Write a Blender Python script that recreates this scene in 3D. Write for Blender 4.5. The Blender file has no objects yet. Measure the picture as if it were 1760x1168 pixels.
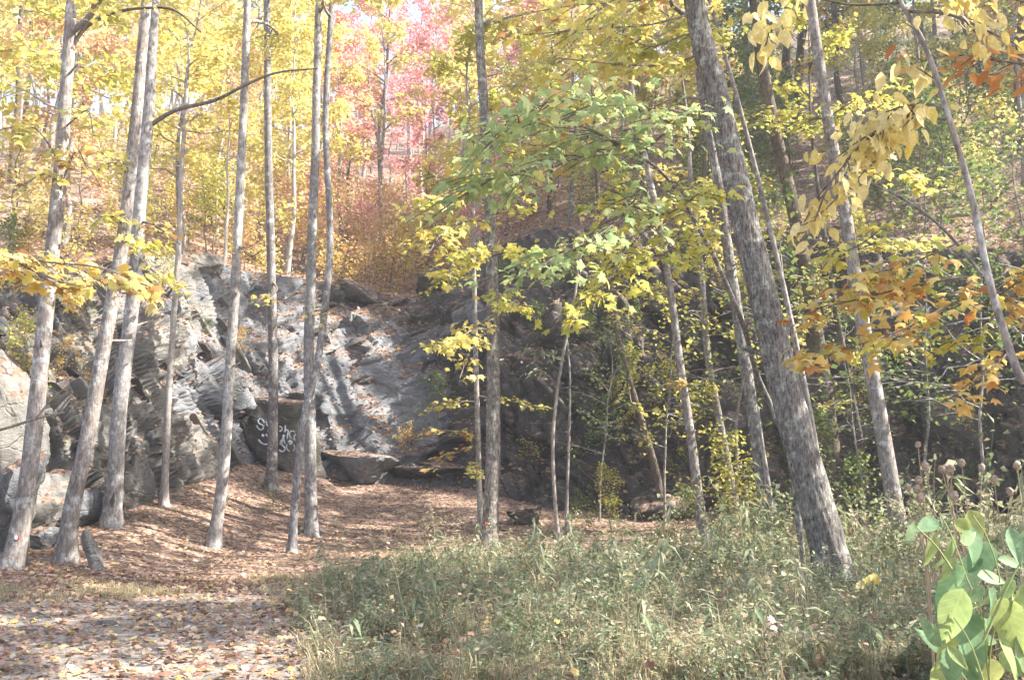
import bpy, bmesh, math, random
import numpy as np
from mathutils import Vector, Matrix, Euler, kdtree

random.seed(7)
RNG = np.random.default_rng(11)
SC = bpy.context.scene
COL = SC.collection
R = math.radians

# ------------------------------------------------------------------ camera
F, CX, CY, CAMZ, PITCH = 1727.0, 880.0, 584.0, 1.6, 8.0
cam_d = bpy.data.cameras.new('camera')
cam_d.sensor_width = 36.0
cam_d.lens = 36.0 * F / 1760.0
cam_d.clip_start = 0.05
cam_d.clip_end = 2000
cam = bpy.data.objects.new('camera', cam_d)
cam.location = (0, 0, CAMZ)
cam.rotation_euler = (R(90 + PITCH), 0, 0)
COL.objects.link(cam)
SC.camera = cam

# ------------------------------------------------------------------ light
SUN_AZ, SUN_EL = 95.0, 42.0        # azimuth from +Y towards +X
sun_dir = Vector((math.sin(R(SUN_AZ)) * math.cos(R(SUN_EL)), math.cos(R(SUN_AZ)) * math.cos(R(SUN_EL)), math.sin(R(SUN_EL))))
world = bpy.data.worlds.new('World')
SC.world = world
world.use_nodes = True
wn = world.node_tree
sky = wn.nodes.new('ShaderNodeTexSky')
sky.sky_type = 'NISHITA'
sky.sun_disc = False
sky.sun_elevation = R(SUN_EL)
sky.sun_rotation = R(SUN_AZ)
sky.air_density = 1.0
sky.dust_density = 2.0
wn.links.new(sky.outputs['Color'], wn.nodes['Background'].inputs['Color'])
wn.nodes['Background'].inputs['Strength'].default_value = 0.10
sl = bpy.data.lights.new('sun', 'SUN')
sl.energy = 5.0
sl.angle = R(0.53)
sl.color = (1.0, 0.94, 0.84)
sun = bpy.data.objects.new('sun', sl)
sun.rotation_euler = (-sun_dir).to_track_quat('-Z', 'Y').to_euler()
sun.location = (30, -10, 40)
COL.objects.link(sun)
SC.view_settings.view_transform = 'Standard'
SC.view_settings.look = 'None'
SC.view_settings.exposure = 2.2
SC.view_settings.gamma = 1.0
SC.view_settings.use_curve_mapping = False
SC.render.engine = 'CYCLES'
SC.cycles.use_denoising = True
SC.cycles.max_bounces = 6
SC.cycles.diffuse_bounces = 3
SC.cycles.glossy_bounces = 2
SC.cycles.transmission_bounces = 3
SC.cycles.volume_bounces = 0
FLARE_HAZE = 0.0015
SC.cycles.transparent_max_bounces = 4

# ------------------------------------------------------------------ numpy helpers
_perm = RNG.permutation(4096)
_grad = RNG.normal(size=(4096, 3)); _grad /= np.linalg.norm(_grad, axis=1)[:, None]

def perlin(p):
    p = np.asarray(p, float)
    i = np.floor(p).astype(np.int64); f = p - i
    w = f * f * f * (f * (f * 6 - 15) + 10)
    out = 0
    for dx in (0, 1):
        for dy in (0, 1):
            for dz in (0, 1):
                h = _perm[(i[..., 0] + dx) & 4095]
                h = _perm[(h + i[..., 1] + dy) & 4095]
                h = _perm[(h + i[..., 2] + dz) & 4095]
                g = _grad[h]
                d = f - np.array([dx, dy, dz])
                n = (g * d).sum(-1)
                wx = w[..., 0] if dx else 1 - w[..., 0]
                wy = w[..., 1] if dy else 1 - w[..., 1]
                wz = w[..., 2] if dz else 1 - w[..., 2]
                out = out + n * wx * wy * wz
    return out

def fbm(p, octv=4, gain=.5):
    p = np.asarray(p, float); a = 1.0; s = 0
    for _ in range(octv):
        s = s + a * perlin(p); p = p * 2.03 + 17.1; a *= gain
    return s

def smooth(t):
    t = np.clip(t, 0, 1); return t * t * (3 - 2 * t)

_ct, _st = math.cos(R(PITCH)), math.sin(R(PITCH))
def at(px, py, Y):
    """the world point that lies Y metres ahead along the sight line of a picture position"""
    u = (px - CX) / F; v = (CY - py) / F
    s = Y / (_ct - v * _st)
    return Vector((u * s, Y, CAMZ + s * (_st + v * _ct)))

def project(P):
    P = np.asarray(P, float)
    x = P[..., 0]; y = P[..., 1]; z = P[..., 2] - CAMZ
    d = y * _ct + z * _st; v = -y * _st + z * _ct
    d = np.where(d < .01, .01, d)
    return CX + F * x / d, CY - F * v / d

# ------------------------------------------------------------------ object helpers
def mesh_np(name, V, Fc, mat=None, smooth_sh=False):
    V = np.ascontiguousarray(V, dtype=np.float32)
    groups = Fc if isinstance(Fc, list) else [Fc]
    groups = [np.asarray(g, dtype=np.int32) for g in groups if len(g)]
    me = bpy.data.meshes.new(name)
    me.vertices.add(len(V)); me.vertices.foreach_set('co', V.ravel())
    tot = np.concatenate([np.full(len(g), g.shape[1], np.int32) for g in groups])
    loops = np.concatenate([g.ravel() for g in groups])
    me.loops.add(len(loops)); me.loops.foreach_set('vertex_index', loops)
    me.polygons.add(len(tot))
    st = np.zeros(len(tot), np.int32); st[1:] = np.cumsum(tot)[:-1]
    me.polygons.foreach_set('loop_start', st)
    me.polygons.foreach_set('loop_total', tot)
    me.update(calc_edges=True)
    me.validate()
    if smooth_sh:
        me.polygons.foreach_set('use_smooth', np.ones(len(tot), bool))
    if mat: me.materials.append(mat)
    return me

WLOC = {}
def thing(name, label, cat, loc, group=None):
    o = bpy.data.objects.new(name, None)
    o.empty_display_size = .3
    o.location = loc; COL.objects.link(o)
    o['label'] = label; o['category'] = cat
    if group: o['group'] = group
    WLOC[o.name] = Vector(loc)
    return o

def link(name, me, parent=None, kind=None, loc=(0, 0, 0)):
    o = bpy.data.objects.new(name, me); COL.objects.link(o)
    o.location = loc
    if parent: o.parent = parent
    if kind: o['kind'] = kind
    WLOC[o.name] = (WLOC[parent.name] if parent else Vector((0, 0, 0))) + Vector(loc)
    return o

def part(name, V, Fc, mat, parent, kind=None, smooth_sh=False):
    w = WLOC[parent.name]
    V = np.asarray(V, float) - np.array(w)
    return link(name, mesh_np(name, V, Fc, mat, smooth_sh), parent, kind)

class Geo:
    """gathers pieces of one mesh"""
    def __init__(s): s.V = []; s.Q = []; s.T = []; s.n = 0
    def add(s, V, Q=None, T=None):
        V = np.asarray(V, float).reshape(-1, 3)
        s.V.append(V)
        if Q is not None and len(Q): s.Q.append(np.asarray(Q) + s.n)
        if T is not None and len(T): s.T.append(np.asarray(T) + s.n)
        s.n += len(V)
    def get(s):
        g = []
        if s.Q: g.append(np.concatenate(s.Q))
        if s.T: g.append(np.concatenate(s.T))
        return np.concatenate(s.V), g

def catmull(P, n):
    P = np.asarray(P, float)
    if len(P) < 3:
        t = np.linspace(0, 1, n)[:, None]; return P[0] * (1 - t) + P[-1] * t
    Q = np.vstack([2 * P[0] - P[1], P, 2 * P[-1] - P[-2]])
    d = np.r_[0, np.cumsum(np.linalg.norm(np.diff(P[:, :3], axis=0), axis=1))]
    s = np.linspace(0, d[-1], n); k = np.clip(np.searchsorted(d, s, 'right') - 1, 0, len(P) - 2)
    t = ((s - d[k]) / np.maximum(d[k + 1] - d[k], 1e-9))[:, None]
    a, b, c, e = Q[k], Q[k + 1], Q[k + 2], Q[k + 3]
    return .5 * (2 * b + (c - a) * t + (2 * a - 5 * b + 4 * c - e) * t * t + (3 * b - a - 3 * c + e) * t ** 3)

def tube(P, rad, seg=8):
    P = np.asarray(P, float); n = len(P); rad = np.broadcast_to(np.asarray(rad, float), (n,))
    T = np.gradient(P, axis=0); T /= np.maximum(np.linalg.norm(T, axis=1), 1e-9)[:, None]
    ref = np.array([0, 1.0, 0]) if abs(T[:, 1]).mean() < .8 else np.array([1.0, 0, 0])
    A = np.cross(T, ref); A /= np.maximum(np.linalg.norm(A, axis=1), 1e-9)[:, None]
    B = np.cross(T, A)
    a = np.linspace(0, 2 * np.pi, seg, endpoint=False)
    V = P[:, None, :] + rad[:, None, None] * (np.cos(a)[None, :, None] * A[:, None, :] + np.sin(a)[None, :, None] * B[:, None, :])
    i = np.arange(n - 1)[:, None] * seg; j = np.arange(seg)[None, :]; j2 = (j + 1) % seg
    Q = np.stack([i + j, i + j2, i + seg + j2, i + seg + j], -1).reshape(-1, 4)
    return V.reshape(-1, 3), Q

# ------------------------------------------------------------------ materials
def new_mat(name):
    m = bpy.data.materials.new(name); m.use_nodes = True
    nt = m.node_tree; nt.nodes.clear()
    return m, nt, nt.nodes, nt.links

def ramp(nd, stops, interp='LINEAR'):
    r = nd.new('ShaderNodeValToRGB'); cr = r.color_ramp; cr.interpolation = interp
    while len(cr.elements) > 1: cr.elements.remove(cr.elements[-1])
    cr.elements[0].position = stops[0][0]; cr.elements[0].color = (*stops[0][1], 1)
    for p, c in stops[1:]:
        e = cr.elements.new(p); e.color = (*c, 1)
    return r

def g3(v): return (v, v, v)

def leaf_mat(name, cols, transl=.45, rough=.55, veins=False):
    m, nt, nd, lk = new_mat(name)
    geo = nd.new('ShaderNodeNewGeometry'); oi = nd.new('ShaderNodeObjectInfo')
    ad = nd.new('ShaderNodeMath'); ad.operation = 'ADD'
    fr = nd.new('ShaderNodeMath'); fr.operation = 'FRACT'
    lk.new(geo.outputs['Random Per Island'], ad.inputs[0]); lk.new(oi.outputs['Random'], ad.inputs[1]); lk.new(ad.outputs[0], fr.inputs[0])
    n = len(cols)
    r = ramp(nd, [(i / (n - 1), c) for i, c in enumerate(cols)])
    lk.new(fr.outputs[0], r.inputs[0])
    # blotches inside each leaf
    tc = nd.new('ShaderNodeTexCoord'); nz = nd.new('ShaderNodeTexNoise'); nz.inputs['Scale'].default_value = 23; nz.inputs['Detail'].default_value = 3
    lk.new(tc.outputs['Object'], nz.inputs['Vector'])
    hs = nd.new('ShaderNodeHueSaturation')
    mr = nd.new('ShaderNodeMapRange'); mr.inputs['From Min'].default_value = .3; mr.inputs['From Max'].default_value = .7
    mr.inputs['To Min'].default_value = .78; mr.inputs['To Max'].default_value = 1.18
    lk.new(nz.outputs['Fac'], mr.inputs['Value']); lk.new(mr.outputs['Result'], hs.inputs['Value']); lk.new(r.outputs['Color'], hs.inputs['Color'])
    if veins:
        nz.inputs['Scale'].default_value = 4.5; nz.inputs['Detail'].default_value = 6
        sx = nd.new('ShaderNodeSeparateXYZ'); lk.new(tc.outputs['Object'], sx.inputs[0])
        ab = nd.new('ShaderNodeMath'); ab.operation = 'ABSOLUTE'; lk.new(sx.outputs[1], ab.inputs[0])
        a1 = nd.new('ShaderNodeMath'); a1.operation = 'MULTIPLY_ADD'; lk.new(ab.outputs[0], a1.inputs[0]); a1.inputs[1].default_value = -.9; lk.new(sx.outputs[0], a1.inputs[2])
        a2 = nd.new('ShaderNodeMath'); a2.operation = 'PINGPONG'; lk.new(a1.outputs[0], a2.inputs[0]); a2.inputs[1].default_value = .065
        mn = nd.new('ShaderNodeMath'); mn.operation = 'MINIMUM'; lk.new(a2.outputs[0], mn.inputs[0]); lk.new(ab.outputs[0], mn.inputs[1])
        rv = ramp(nd, [(.0, g3(1.14)), (.012, g3(1.06)), (.028, g3(.97)), (.065, g3(1.01))]); lk.new(mn.outputs[0], rv.inputs[0])
        mv = nd.new('ShaderNodeMix'); mv.data_type = 'RGBA'; mv.blend_type = 'MULTIPLY'; mv.inputs[0].default_value = 1
        lk.new(hs.outputs['Color'], mv.inputs[6]); lk.new(rv.outputs[0], mv.inputs[7])
        av = nd.new('ShaderNodeVectorMath'); av.operation = 'ADD'; lk.new(tc.outputs['Object'], av.inputs[0]); cx = nd.new('ShaderNodeCombineXYZ'); ml_ = nd.new('ShaderNodeMath'); ml_.operation = 'MULTIPLY'; ml_.inputs[1].default_value = 50; lk.new(oi.outputs['Random'], ml_.inputs[0]); lk.new(ml_.outputs[0], cx.inputs[2]); lk.new(cx.outputs[0], av.inputs[1])
        ns = nd.new('ShaderNodeTexNoise'); ns.inputs['Scale'].default_value = 3.2; ns.inputs['Detail'].default_value = 9; ns.inputs['Roughness'].default_value = .72; lk.new(av.outputs[0], ns.inputs['Vector'])
        rs = ramp(nd, [(.60, g3(0)), (.66, g3(.75))]); lk.new(ns.outputs['Fac'], rs.inputs[0])
        ms = nd.new('ShaderNodeMix'); ms.data_type = 'RGBA'; ms.inputs[7].default_value = (.26, .17, .07, 1); lk.new(rs.outputs[0], ms.inputs[0]); lk.new(mv.outputs[2], ms.inputs[6]); cout = ms.outputs[2]
    else: cout = hs.outputs['Color']
    p = nd.new('ShaderNodeBsdfPrincipled'); p.inputs['Roughness'].default_value = rough; p.inputs['Specular IOR Level'].default_value = .3
    tr = nd.new('ShaderNodeBsdfTranslucent'); mx = nd.new('ShaderNodeMixShader'); mx.inputs[0].default_value = transl
    out = nd.new('ShaderNodeOutputMaterial')
    lk.new(cout, p.inputs['Base Color']); lk.new(cout, tr.inputs['Color'])
    lk.new(p.outputs[0], mx.inputs[1]); lk.new(tr.outputs[0], mx.inputs[2]); lk.new(mx.outputs[0], out.inputs['Surface'])
    return m

def bark_mat(name, dark, light, lichen, lich_amt=.5, scale=1.0, furrow=.4):
    m, nt, nd, lk = new_mat(name)
    tc = nd.new('ShaderNodeTexCoord'); mp = nd.new('ShaderNodeMapping'); mp.inputs['Scale'].default_value = (19 * scale, 19 * scale, 8 * scale)
    lk.new(tc.outputs['Object'], mp.inputs['Vector'])
    n1 = nd.new('ShaderNodeTexNoise'); n1.inputs['Scale'].default_value = 1; n1.inputs['Detail'].default_value = 8; n1.inputs['Roughness'].default_value = .74
    lk.new(mp.outputs[0], n1.inputs['Vector'])
    r1 = ramp(nd, [(.36, dark), (.62, light)]); lk.new(n1.outputs['Fac'], r1.inputs[0])
    n2 = nd.new('ShaderNodeTexNoise'); n2.inputs['Scale'].default_value = 5.5; n2.inputs['Detail'].default_value = 7; n2.inputs['Roughness'].default_value = .7
    lk.new(tc.outputs['Object'], n2.inputs['Vector'])
    r2 = ramp(nd, [(.52, g3(0)), (.66, g3(lich_amt))]); lk.new(n2.outputs['Fac'], r2.inputs[0])
    mp5 = nd.new('ShaderNodeMapping'); mp5.inputs['Scale'].default_value = (46 * scale, 46 * scale, 7 * scale); lk.new(tc.outputs['Object'], mp5.inputs['Vector'])
    n5 = nd.new('ShaderNodeTexNoise'); n5.inputs['Scale'].default_value = 1; n5.inputs['Detail'].default_value = 5; n5.inputs['Roughness'].default_value = .6; n5.inputs['Distortion'].default_value = .5; lk.new(mp5.outputs[0], n5.inputs['Vector'])
    r5 = ramp(nd, [(.36, g3(.48 if furrow > .6 else .7)), (.5, g3(1.0)), (.66, g3(1.12))]); lk.new(n5.outputs['Fac'], r5.inputs[0])
    n3 = nd.new('ShaderNodeTexNoise'); n3.inputs['Scale'].default_value = 1.3; n3.inputs['Detail'].default_value = 3
    lk.new(tc.outputs['Object'], n3.inputs['Vector'])
    r3 = ramp(nd, [(.3, (.75, .72, .7)), (.7, (1.15, 1.13, 1.1))]); lk.new(n3.outputs['Fac'], r3.inputs[0])
    mul = nd.new('ShaderNodeMix'); mul.data_type = 'RGBA'; mul.blend_type = 'MULTIPLY'; mul.inputs[0].default_value = 1
    lk.new(r1.outputs[0], mul.inputs[6]); lk.new(r3.outputs[0], mul.inputs[7])
    oi = nd.new('ShaderNodeObjectInfo'); ro = ramp(nd, [(0, (.72, .70, .70)), (.35, (1.05, .98, .92)), (.6, (.85, .86, .9)), (.8, (1.2, 1.18, 1.15)), (1, (.95, .88, .8))]); lk.new(oi.outputs['Random'], ro.inputs[0])
    mo_ = nd.new('ShaderNodeMix'); mo_.data_type = 'RGBA'; mo_.blend_type = 'MULTIPLY'; mo_.inputs[0].default_value = 1; lk.new(mul.outputs[2], mo_.inputs[6]); lk.new(ro.outputs[0], mo_.inputs[7])
    mix = nd.new('ShaderNodeMix'); mix.data_type = 'RGBA'; mix.inputs[7].default_value = (*lichen, 1)
    lk.new(r2.outputs[0], mix.inputs[0]); lk.new(mo_.outputs[2], mix.inputs[6])
    p = nd.new('ShaderNodeBsdfPrincipled'); p.inputs['Roughness'].default_value = .9; p.inputs['Specular IOR Level'].default_value = .15
    b = nd.new('ShaderNodeBump'); b.inputs['Strength'].default_value = furrow; b.inputs['Distance'].default_value = .035
    hb = nd.new('ShaderNodeMath'); hb.operation = 'ADD'; lk.new(n1.outputs['Fac'], hb.inputs[0]); lk.new(n5.outputs['Fac'], hb.inputs[1])
    lk.new(hb.outputs[0], b.inputs['Height']); lk.new(b.outputs[0], p.inputs['Normal'])
    m5 = nd.new('ShaderNodeMix'); m5.data_type = 'RGBA'; m5.blend_type = 'MULTIPLY'; m5.inputs[0].default_value = 1; lk.new(mix.outputs[2], m5.inputs[6]); lk.new(r5.outputs[0], m5.inputs[7])
    lk.new(m5.outputs[2], p.inputs['Base Color'])
    out = nd.new('ShaderNodeOutputMaterial'); lk.new(p.outputs[0], out.inputs['Surface'])
    return m

LITTER_COLS = [(0, (.085, .058, .048)), (.18, (.18, .115, .09)), (.4, (.29, .19, .145)), (.58, (.25, .175, .145)), (.74, (.40, .295, .225)), (.88, (.48, .38, .30)), (1, (.35, .20, .11))]

def litter_nodes(nd, lk, vec, scale=11):
    """colour and height of packed fallen leaves"""
    nw = nd.new('ShaderNodeTexNoise'); nw.inputs['Scale'].default_value = 9; lk.new(vec, nw.inputs['Vector'])
    av = nd.new('ShaderNodeVectorMath'); av.operation = 'MULTIPLY_ADD'
    lk.new(nw.outputs['Color'], av.inputs[0]); av.inputs[1].default_value = (.09, .09, .09); lk.new(vec, av.inputs[2])
    vo = nd.new('ShaderNodeTexVoronoi'); vo.inputs['Scale'].default_value = scale; lk.new(av.outputs[0], vo.inputs['Vector'])
    sep = nd.new('ShaderNodeSeparateColor'); lk.new(vo.outputs['Color'], sep.inputs[0])
    r = ramp(nd, LITTER_COLS); lk.new(sep.outputs[0], r.inputs[0])
    n = nd.new('ShaderNodeTexNoise'); n.inputs['Scale'].default_value = .55; n.inputs['Detail'].default_value = 5; lk.new(vec, n.inputs['Vector'])
    rr = ramp(nd, [(.35, (.5, .5, .5)), (.65, (1.0, .97, .95))]); lk.new(n.outputs['Fac'], rr.inputs[0])
    mul = nd.new('ShaderNodeMix'); mul.data_type = 'RGBA'; mul.blend_type = 'MULTIPLY'; mul.inputs[0].default_value = .8
    lk.new(r.outputs[0], mul.inputs[6]); lk.new(rr.outputs[0], mul.inputs[7])
    return mul.outputs[2], vo.outputs['Distance'], sep.outputs[1]

def litter_mat():
    m, nt, nd, lk = new_mat('leaf_litter_floor')
    tc = nd.new('ShaderNodeTexCoord')
    c, d, _ = litter_nodes(nd, lk, tc.outputs['Object'])
    p = nd.new('ShaderNodeBsdfPrincipled'); p.inputs['Roughness'].default_value = .85; p.inputs['Specular IOR Level'].default_value = .2
    b = nd.new('ShaderNodeBump'); b.inputs['Strength'].default_value = .8; b.inputs['Distance'].default_value = .05; b.invert = True
    lk.new(d, b.inputs['Height']); lk.new(b.outputs[0], p.inputs['Normal']); lk.new(c, p.inputs['Base Color'])
    out = nd.new('ShaderNodeOutputMaterial'); lk.new(p.outputs[0], out.inputs['Surface'])
    return m

def rock_mat(name, cols, ledge=True, moss=.5):
    m, nt, nd, lk = new_mat(name)
    tc = nd.new('ShaderNodeTexCoord'); geo = nd.new('ShaderNodeNewGeometry')
    V = tc.outputs['Object']
    n1 = nd.new('ShaderNodeTexNoise'); n1.inputs['Scale'].default_value = .55; n1.inputs['Detail'].default_value = 8; n1.inputs['Roughness'].default_value = .62; n1.inputs['Distortion'].default_value = .6
    lk.new(V, n1.inputs['Vector'])
    r1 = ramp(nd, [(.28 + .44 * i / (len(cols) - 1), c) for i, c in enumerate(cols)]); lk.new(n1.outputs['Fac'], r1.inputs[0])
    # thin beds: stretched noise along the dip
    mp = nd.new('ShaderNodeMapping'); mp.inputs['Rotation'].default_value = (0, R(48), 0); mp.inputs['Scale'].default_value = (1.2, 1.4, 5)
    lk.new(V, mp.inputs['Vector'])
    n2 = nd.new('ShaderNodeTexNoise'); n2.inputs['Scale'].default_value = 1.9; n2.inputs['Detail'].default_value = 9; n2.inputs['Roughness'].default_value = .78; n2.inputs['Distortion'].default_value = .8
    lk.new(mp.outputs[0], n2.inputs['Vector'])
    r2 = ramp(nd, [(.32, g3(.72)), (.5, g3(1.0)), (.68, g3(1.15))]); lk.new(n2.outputs['Fac'], r2.inputs[0])
    mul = nd.new('ShaderNodeMix'); mul.data_type = 'RGBA'; mul.blend_type = 'MULTIPLY'; mul.inputs[0].default_value = .85
    lk.new(r1.outputs[0], mul.inputs[6]); lk.new(r2.outputs[0], mul.inputs[7])
    # pale lichen
    n3 = nd.new('ShaderNodeTexNoise'); n3.inputs['Scale'].default_value = 2.6; n3.inputs['Detail'].default_value = 8; n3.inputs['Roughness'].default_value = .75
    lk.new(V, n3.inputs['Vector'])
    r3 = ramp(nd, [(.57, g3(0)), (.68, g3(.55))]); lk.new(n3.outputs['Fac'], r3.inputs[0])
    mx = nd.new('ShaderNodeMix'); mx.data_type = 'RGBA'; mx.inputs[7].default_value = (.36, .37, .36, 1)
    lk.new(r3.outputs[0], mx.inputs[0]); lk.new(mul.outputs[2], mx.inputs[6])
    # moss
    n4 = nd.new('ShaderNodeTexNoise'); n4.inputs['Scale'].default_value = 1.1; n4.inputs['Detail'].default_value = 6
    mp4 = nd.new('ShaderNodeMapping'); mp4.inputs['Location'].default_value = (7, 3, 5); lk.new(V, mp4.inputs['Vector']); lk.new(mp4.outputs[0], n4.inputs['Vector'])
    r4 = ramp(nd, [(.58, g3(0)), (.66, g3(moss))]); lk.new(n4.outputs['Fac'], r4.inputs[0])
    mm = nd.new('ShaderNodeMix'); mm.data_type = 'RGBA'; mm.inputs[7].default_value = (.05, .055, .02, 1)
    lk.new(r4.outputs[0], mm.inputs[0]); lk.new(mx.outputs[2], mm.inputs[6])
    col = mm.outputs[2]
    if ledge:   # fallen leaves lie wherever the rock is flat enough to hold them
        lc, ld, _ = litter_nodes(nd, lk, V)
        sx = nd.new('ShaderNodeSeparateXYZ'); lk.new(geo.outputs['Normal'], sx.inputs[0])
        nn = nd.new('ShaderNodeTexNoise'); nn.inputs['Scale'].default_value = 1.7; nn.inputs['Detail'].default_value = 5; lk.new(V, nn.inputs['Vector'])
        ma = nd.new('ShaderNodeMath'); ma.operation = 'MULTIPLY_ADD'; lk.new(nn.outputs['Fac'], ma.inputs[0]); ma.inputs[1].default_value = .55; lk.new(sx.outputs[2], ma.inputs[2])
        rl = ramp(nd, [(.86, g3(0)), (.98, g3(1))]); lk.new(ma.outputs[0], rl.inputs[0])
        ml = nd.new('ShaderNodeMix'); ml.data_type = 'RGBA'; lk.new(rl.outputs[0], ml.inputs[0]); lk.new(col, ml.inputs[6]); lk.new(lc, ml.inputs[7])
        col = ml.outputs[2]
    p = nd.new('ShaderNodeBsdfPrincipled'); p.inputs['Roughness'].default_value = .8; p.inputs['Specular IOR Level'].default_value = .3
    ad = nd.new('ShaderNodeMath'); ad.operation = 'ADD'; lk.new(n2.outputs['Fac'], ad.inputs[0]); lk.new(n3.outputs['Fac'], ad.inputs[1])
    b = nd.new('ShaderNodeBump'); b.inputs['Strength'].default_value = .9; b.inputs['Distance'].default_value = .10
    hsum = ad.outputs[0]
    for sc_, am in ((1.4, .38), (4.5, .12)):
        mv_ = nd.new('ShaderNodeMapping'); mv_.inputs['Rotation'].default_value = (0, R(48), 0); mv_.inputs['Scale'].default_value = (.55, 1, 1.5)
        wv = nd.new('ShaderNodeTexNoise'); wv.inputs['Scale'].default_value = 2.5; lk.new(V, wv.inputs['Vector'])
        wa = nd.new('ShaderNodeVectorMath'); wa.operation = 'MULTIPLY_ADD'; lk.new(wv.outputs['Color'], wa.inputs[0]); wa.inputs[1].default_value = (.25, .25, .25); lk.new(V, wa.inputs[2]); lk.new(wa.outputs[0], mv_.inputs['Vector'])
        ve = nd.new('ShaderNodeTexVoronoi'); ve.feature = 'DISTANCE_TO_EDGE'; ve.inputs['Scale'].default_value = sc_; lk.new(mv_.outputs[0], ve.inputs['Vector'])
        vc = nd.new('ShaderNodeTexVoronoi'); vc.inputs['Scale'].default_value = sc_; lk.new(mv_.outputs[0], vc.inputs['Vector'])
        re_ = ramp(nd, [(0, g3(0)), (.035, g3(1))]); lk.new(ve.outputs['Distance'], re_.inputs[0])
        sc2 = nd.new('ShaderNodeSeparateColor'); lk.new(vc.outputs['Color'], sc2.inputs[0])
        mA = nd.new('ShaderNodeMath'); mA.operation = 'MULTIPLY_ADD'; lk.new(sc2.outputs[0], mA.inputs[0]); mA.inputs[1].default_value = .6; lk.new(re_.outputs[0], mA.inputs[2])
        mB = nd.new('ShaderNodeMath'); mB.operation = 'MULTIPLY_ADD'; lk.new(mA.outputs[0], mB.inputs[0]); mB.inputs[1].default_value = am; lk.new(hsum, mB.inputs[2]); hsum = mB.outputs[0]
    lk.new(hsum, b.inputs['Height']); lk.new(b.outputs[0], p.inputs['Normal']); lk.new(col, p.inputs['Base Color'])
    out = nd.new('ShaderNodeOutputMaterial'); lk.new(p.outputs[0], out.inputs['Surface'])
    return m

def road_mat():
    m, nt, nd, lk = new_mat('gravel')
    tc = nd.new('ShaderNodeTexCoord'); V = tc.outputs['Object']
    n1 = nd.new('ShaderNodeTexNoise'); n1.inputs['Scale'].default_value = 1.1; n1.inputs['Detail'].default_value = 8; n1.inputs['Roughness'].default_value = .7; lk.new(V, n1.inputs['Vector'])
    r1 = ramp(nd, [(.3, (.17, .145, .125)), (.55, (.27, .24, .21)), (.72, (.35, .31, .27))]); lk.new(n1.outputs['Fac'], r1.inputs[0])
    v = nd.new('ShaderNodeTexVoronoi'); v.inputs['Scale'].default_value = 38; lk.new(V, v.inputs['Vector'])
    s = nd.new('ShaderNodeSeparateColor'); lk.new(v.outputs['Color'], s.inputs[0])
    r2 = ramp(nd, [(0, g3(.6)), (1, g3(1.3))]); lk.new(s.outputs[0], r2.inputs[0])
    mu = nd.new('ShaderNodeMix'); mu.data_type = 'RGBA'; mu.blend_type = 'MULTIPLY'; mu.inputs[0].default_value = .8; lk.new(r1.outputs[0], mu.inputs[6]); lk.new(r2.outputs[0], mu.inputs[7])
    p = nd.new('ShaderNodeBsdfPrincipled'); p.inputs['Roughness'].default_value = .9; p.inputs['Specular IOR Level'].default_value = .2
    b = nd.new('ShaderNodeBump'); b.inputs['Strength'].default_value = .6; b.inputs['Distance'].default_value = .02; b.invert = True
    lk.new(v.outputs['Distance'], b.inputs['Height']); lk.new(b.outputs[0], p.inputs['Normal']); lk.new(mu.outputs[2], p.inputs['Base Color'])
    out = nd.new('ShaderNodeOutputMaterial'); lk.new(p.outputs[0], out.inputs['Surface'])
    return m

def plain_mat(name, c, rough=.7, var=.25, scale=9):
    m, nt, nd, lk = new_mat(name)
    tc = nd.new('ShaderNodeTexCoord'); n = nd.new('ShaderNodeTexNoise'); n.inputs['Scale'].default_value = scale; n.inputs['Detail'].default_value = 4
    lk.new(tc.outputs['Object'], n.inputs['Vector'])
    r = ramp(nd, [(.3, tuple(x * (1 - var) for x in c)), (.7, tuple(min(1, x * (1 + var)) for x in c))]); lk.new(n.outputs['Fac'], r.inputs[0])
    p = nd.new('ShaderNodeBsdfPrincipled'); p.inputs['Roughness'].default_value = rough; p.inputs['Specular IOR Level'].default_value = .25
    lk.new(r.outputs[0], p.inputs['Base Color']); out = nd.new('ShaderNodeOutputMaterial'); lk.new(p.outputs[0], out.inputs['Surface'])
    return m

M = {}
M['yellow'] = leaf_mat('yellow_leaf', [(.72, .60, .18), (.76, .66, .24), (.62, .58, .17), (.76, .62, .16), (.66, .52, .12), (.74, .67, .30), (.52, .54, .16)], transl=.5)
M['yellowgreen'] = leaf_mat('yellow_green_leaf', [(.62, .56, .12), (.46, .48, .12), (.68, .56, .13), (.34, .40, .10), (.64, .54, .12)], transl=.5)
M['green'] = leaf_mat('green_leaf', [(.10, .17, .05), (.15, .21, .06), (.24, .28, .08), (.11, .18, .07), (.34, .34, .09)], transl=.42)
M['maplegreen'] = leaf_mat('green_maple_leaf', [(.34, .46, .22), (.42, .50, .22), (.28, .40, .18), (.48, .52, .20), (.36, .46, .24), (.54, .52, .18), (.40, .48, .24)], rough=.5, transl=.55)
M['orange'] = leaf_mat('orange_leaf', [(.66, .42, .12), (.68, .50, .18), (.60, .50, .18), (.70, .50, .14), (.58, .32, .10), (.64, .54, .22)])
M['brown'] = leaf_mat('brown_orange_leaf', [(.46, .21, .07), (.54, .27, .09), (.40, .17, .06), (.58, .33, .12)])
M['red'] = leaf_mat('red_leaf', [(.72, .28, .22), (.76, .37, .29), (.74, .42, .29), (.70, .25, .24), (.78, .50, .38)], transl=.5)
M['pink'] = leaf_mat('rose_leaf', [(.75, .33, .33), (.79, .45, .42), (.72, .27, .29), (.80, .53, .47)], transl=.5)
M['peach'] = leaf_mat('peach_leaf', [(.74, .46, .24), (.72, .54, .28), (.74, .50, .34), (.68, .38, .22), (.74, .60, .34)], transl=.5)
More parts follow.
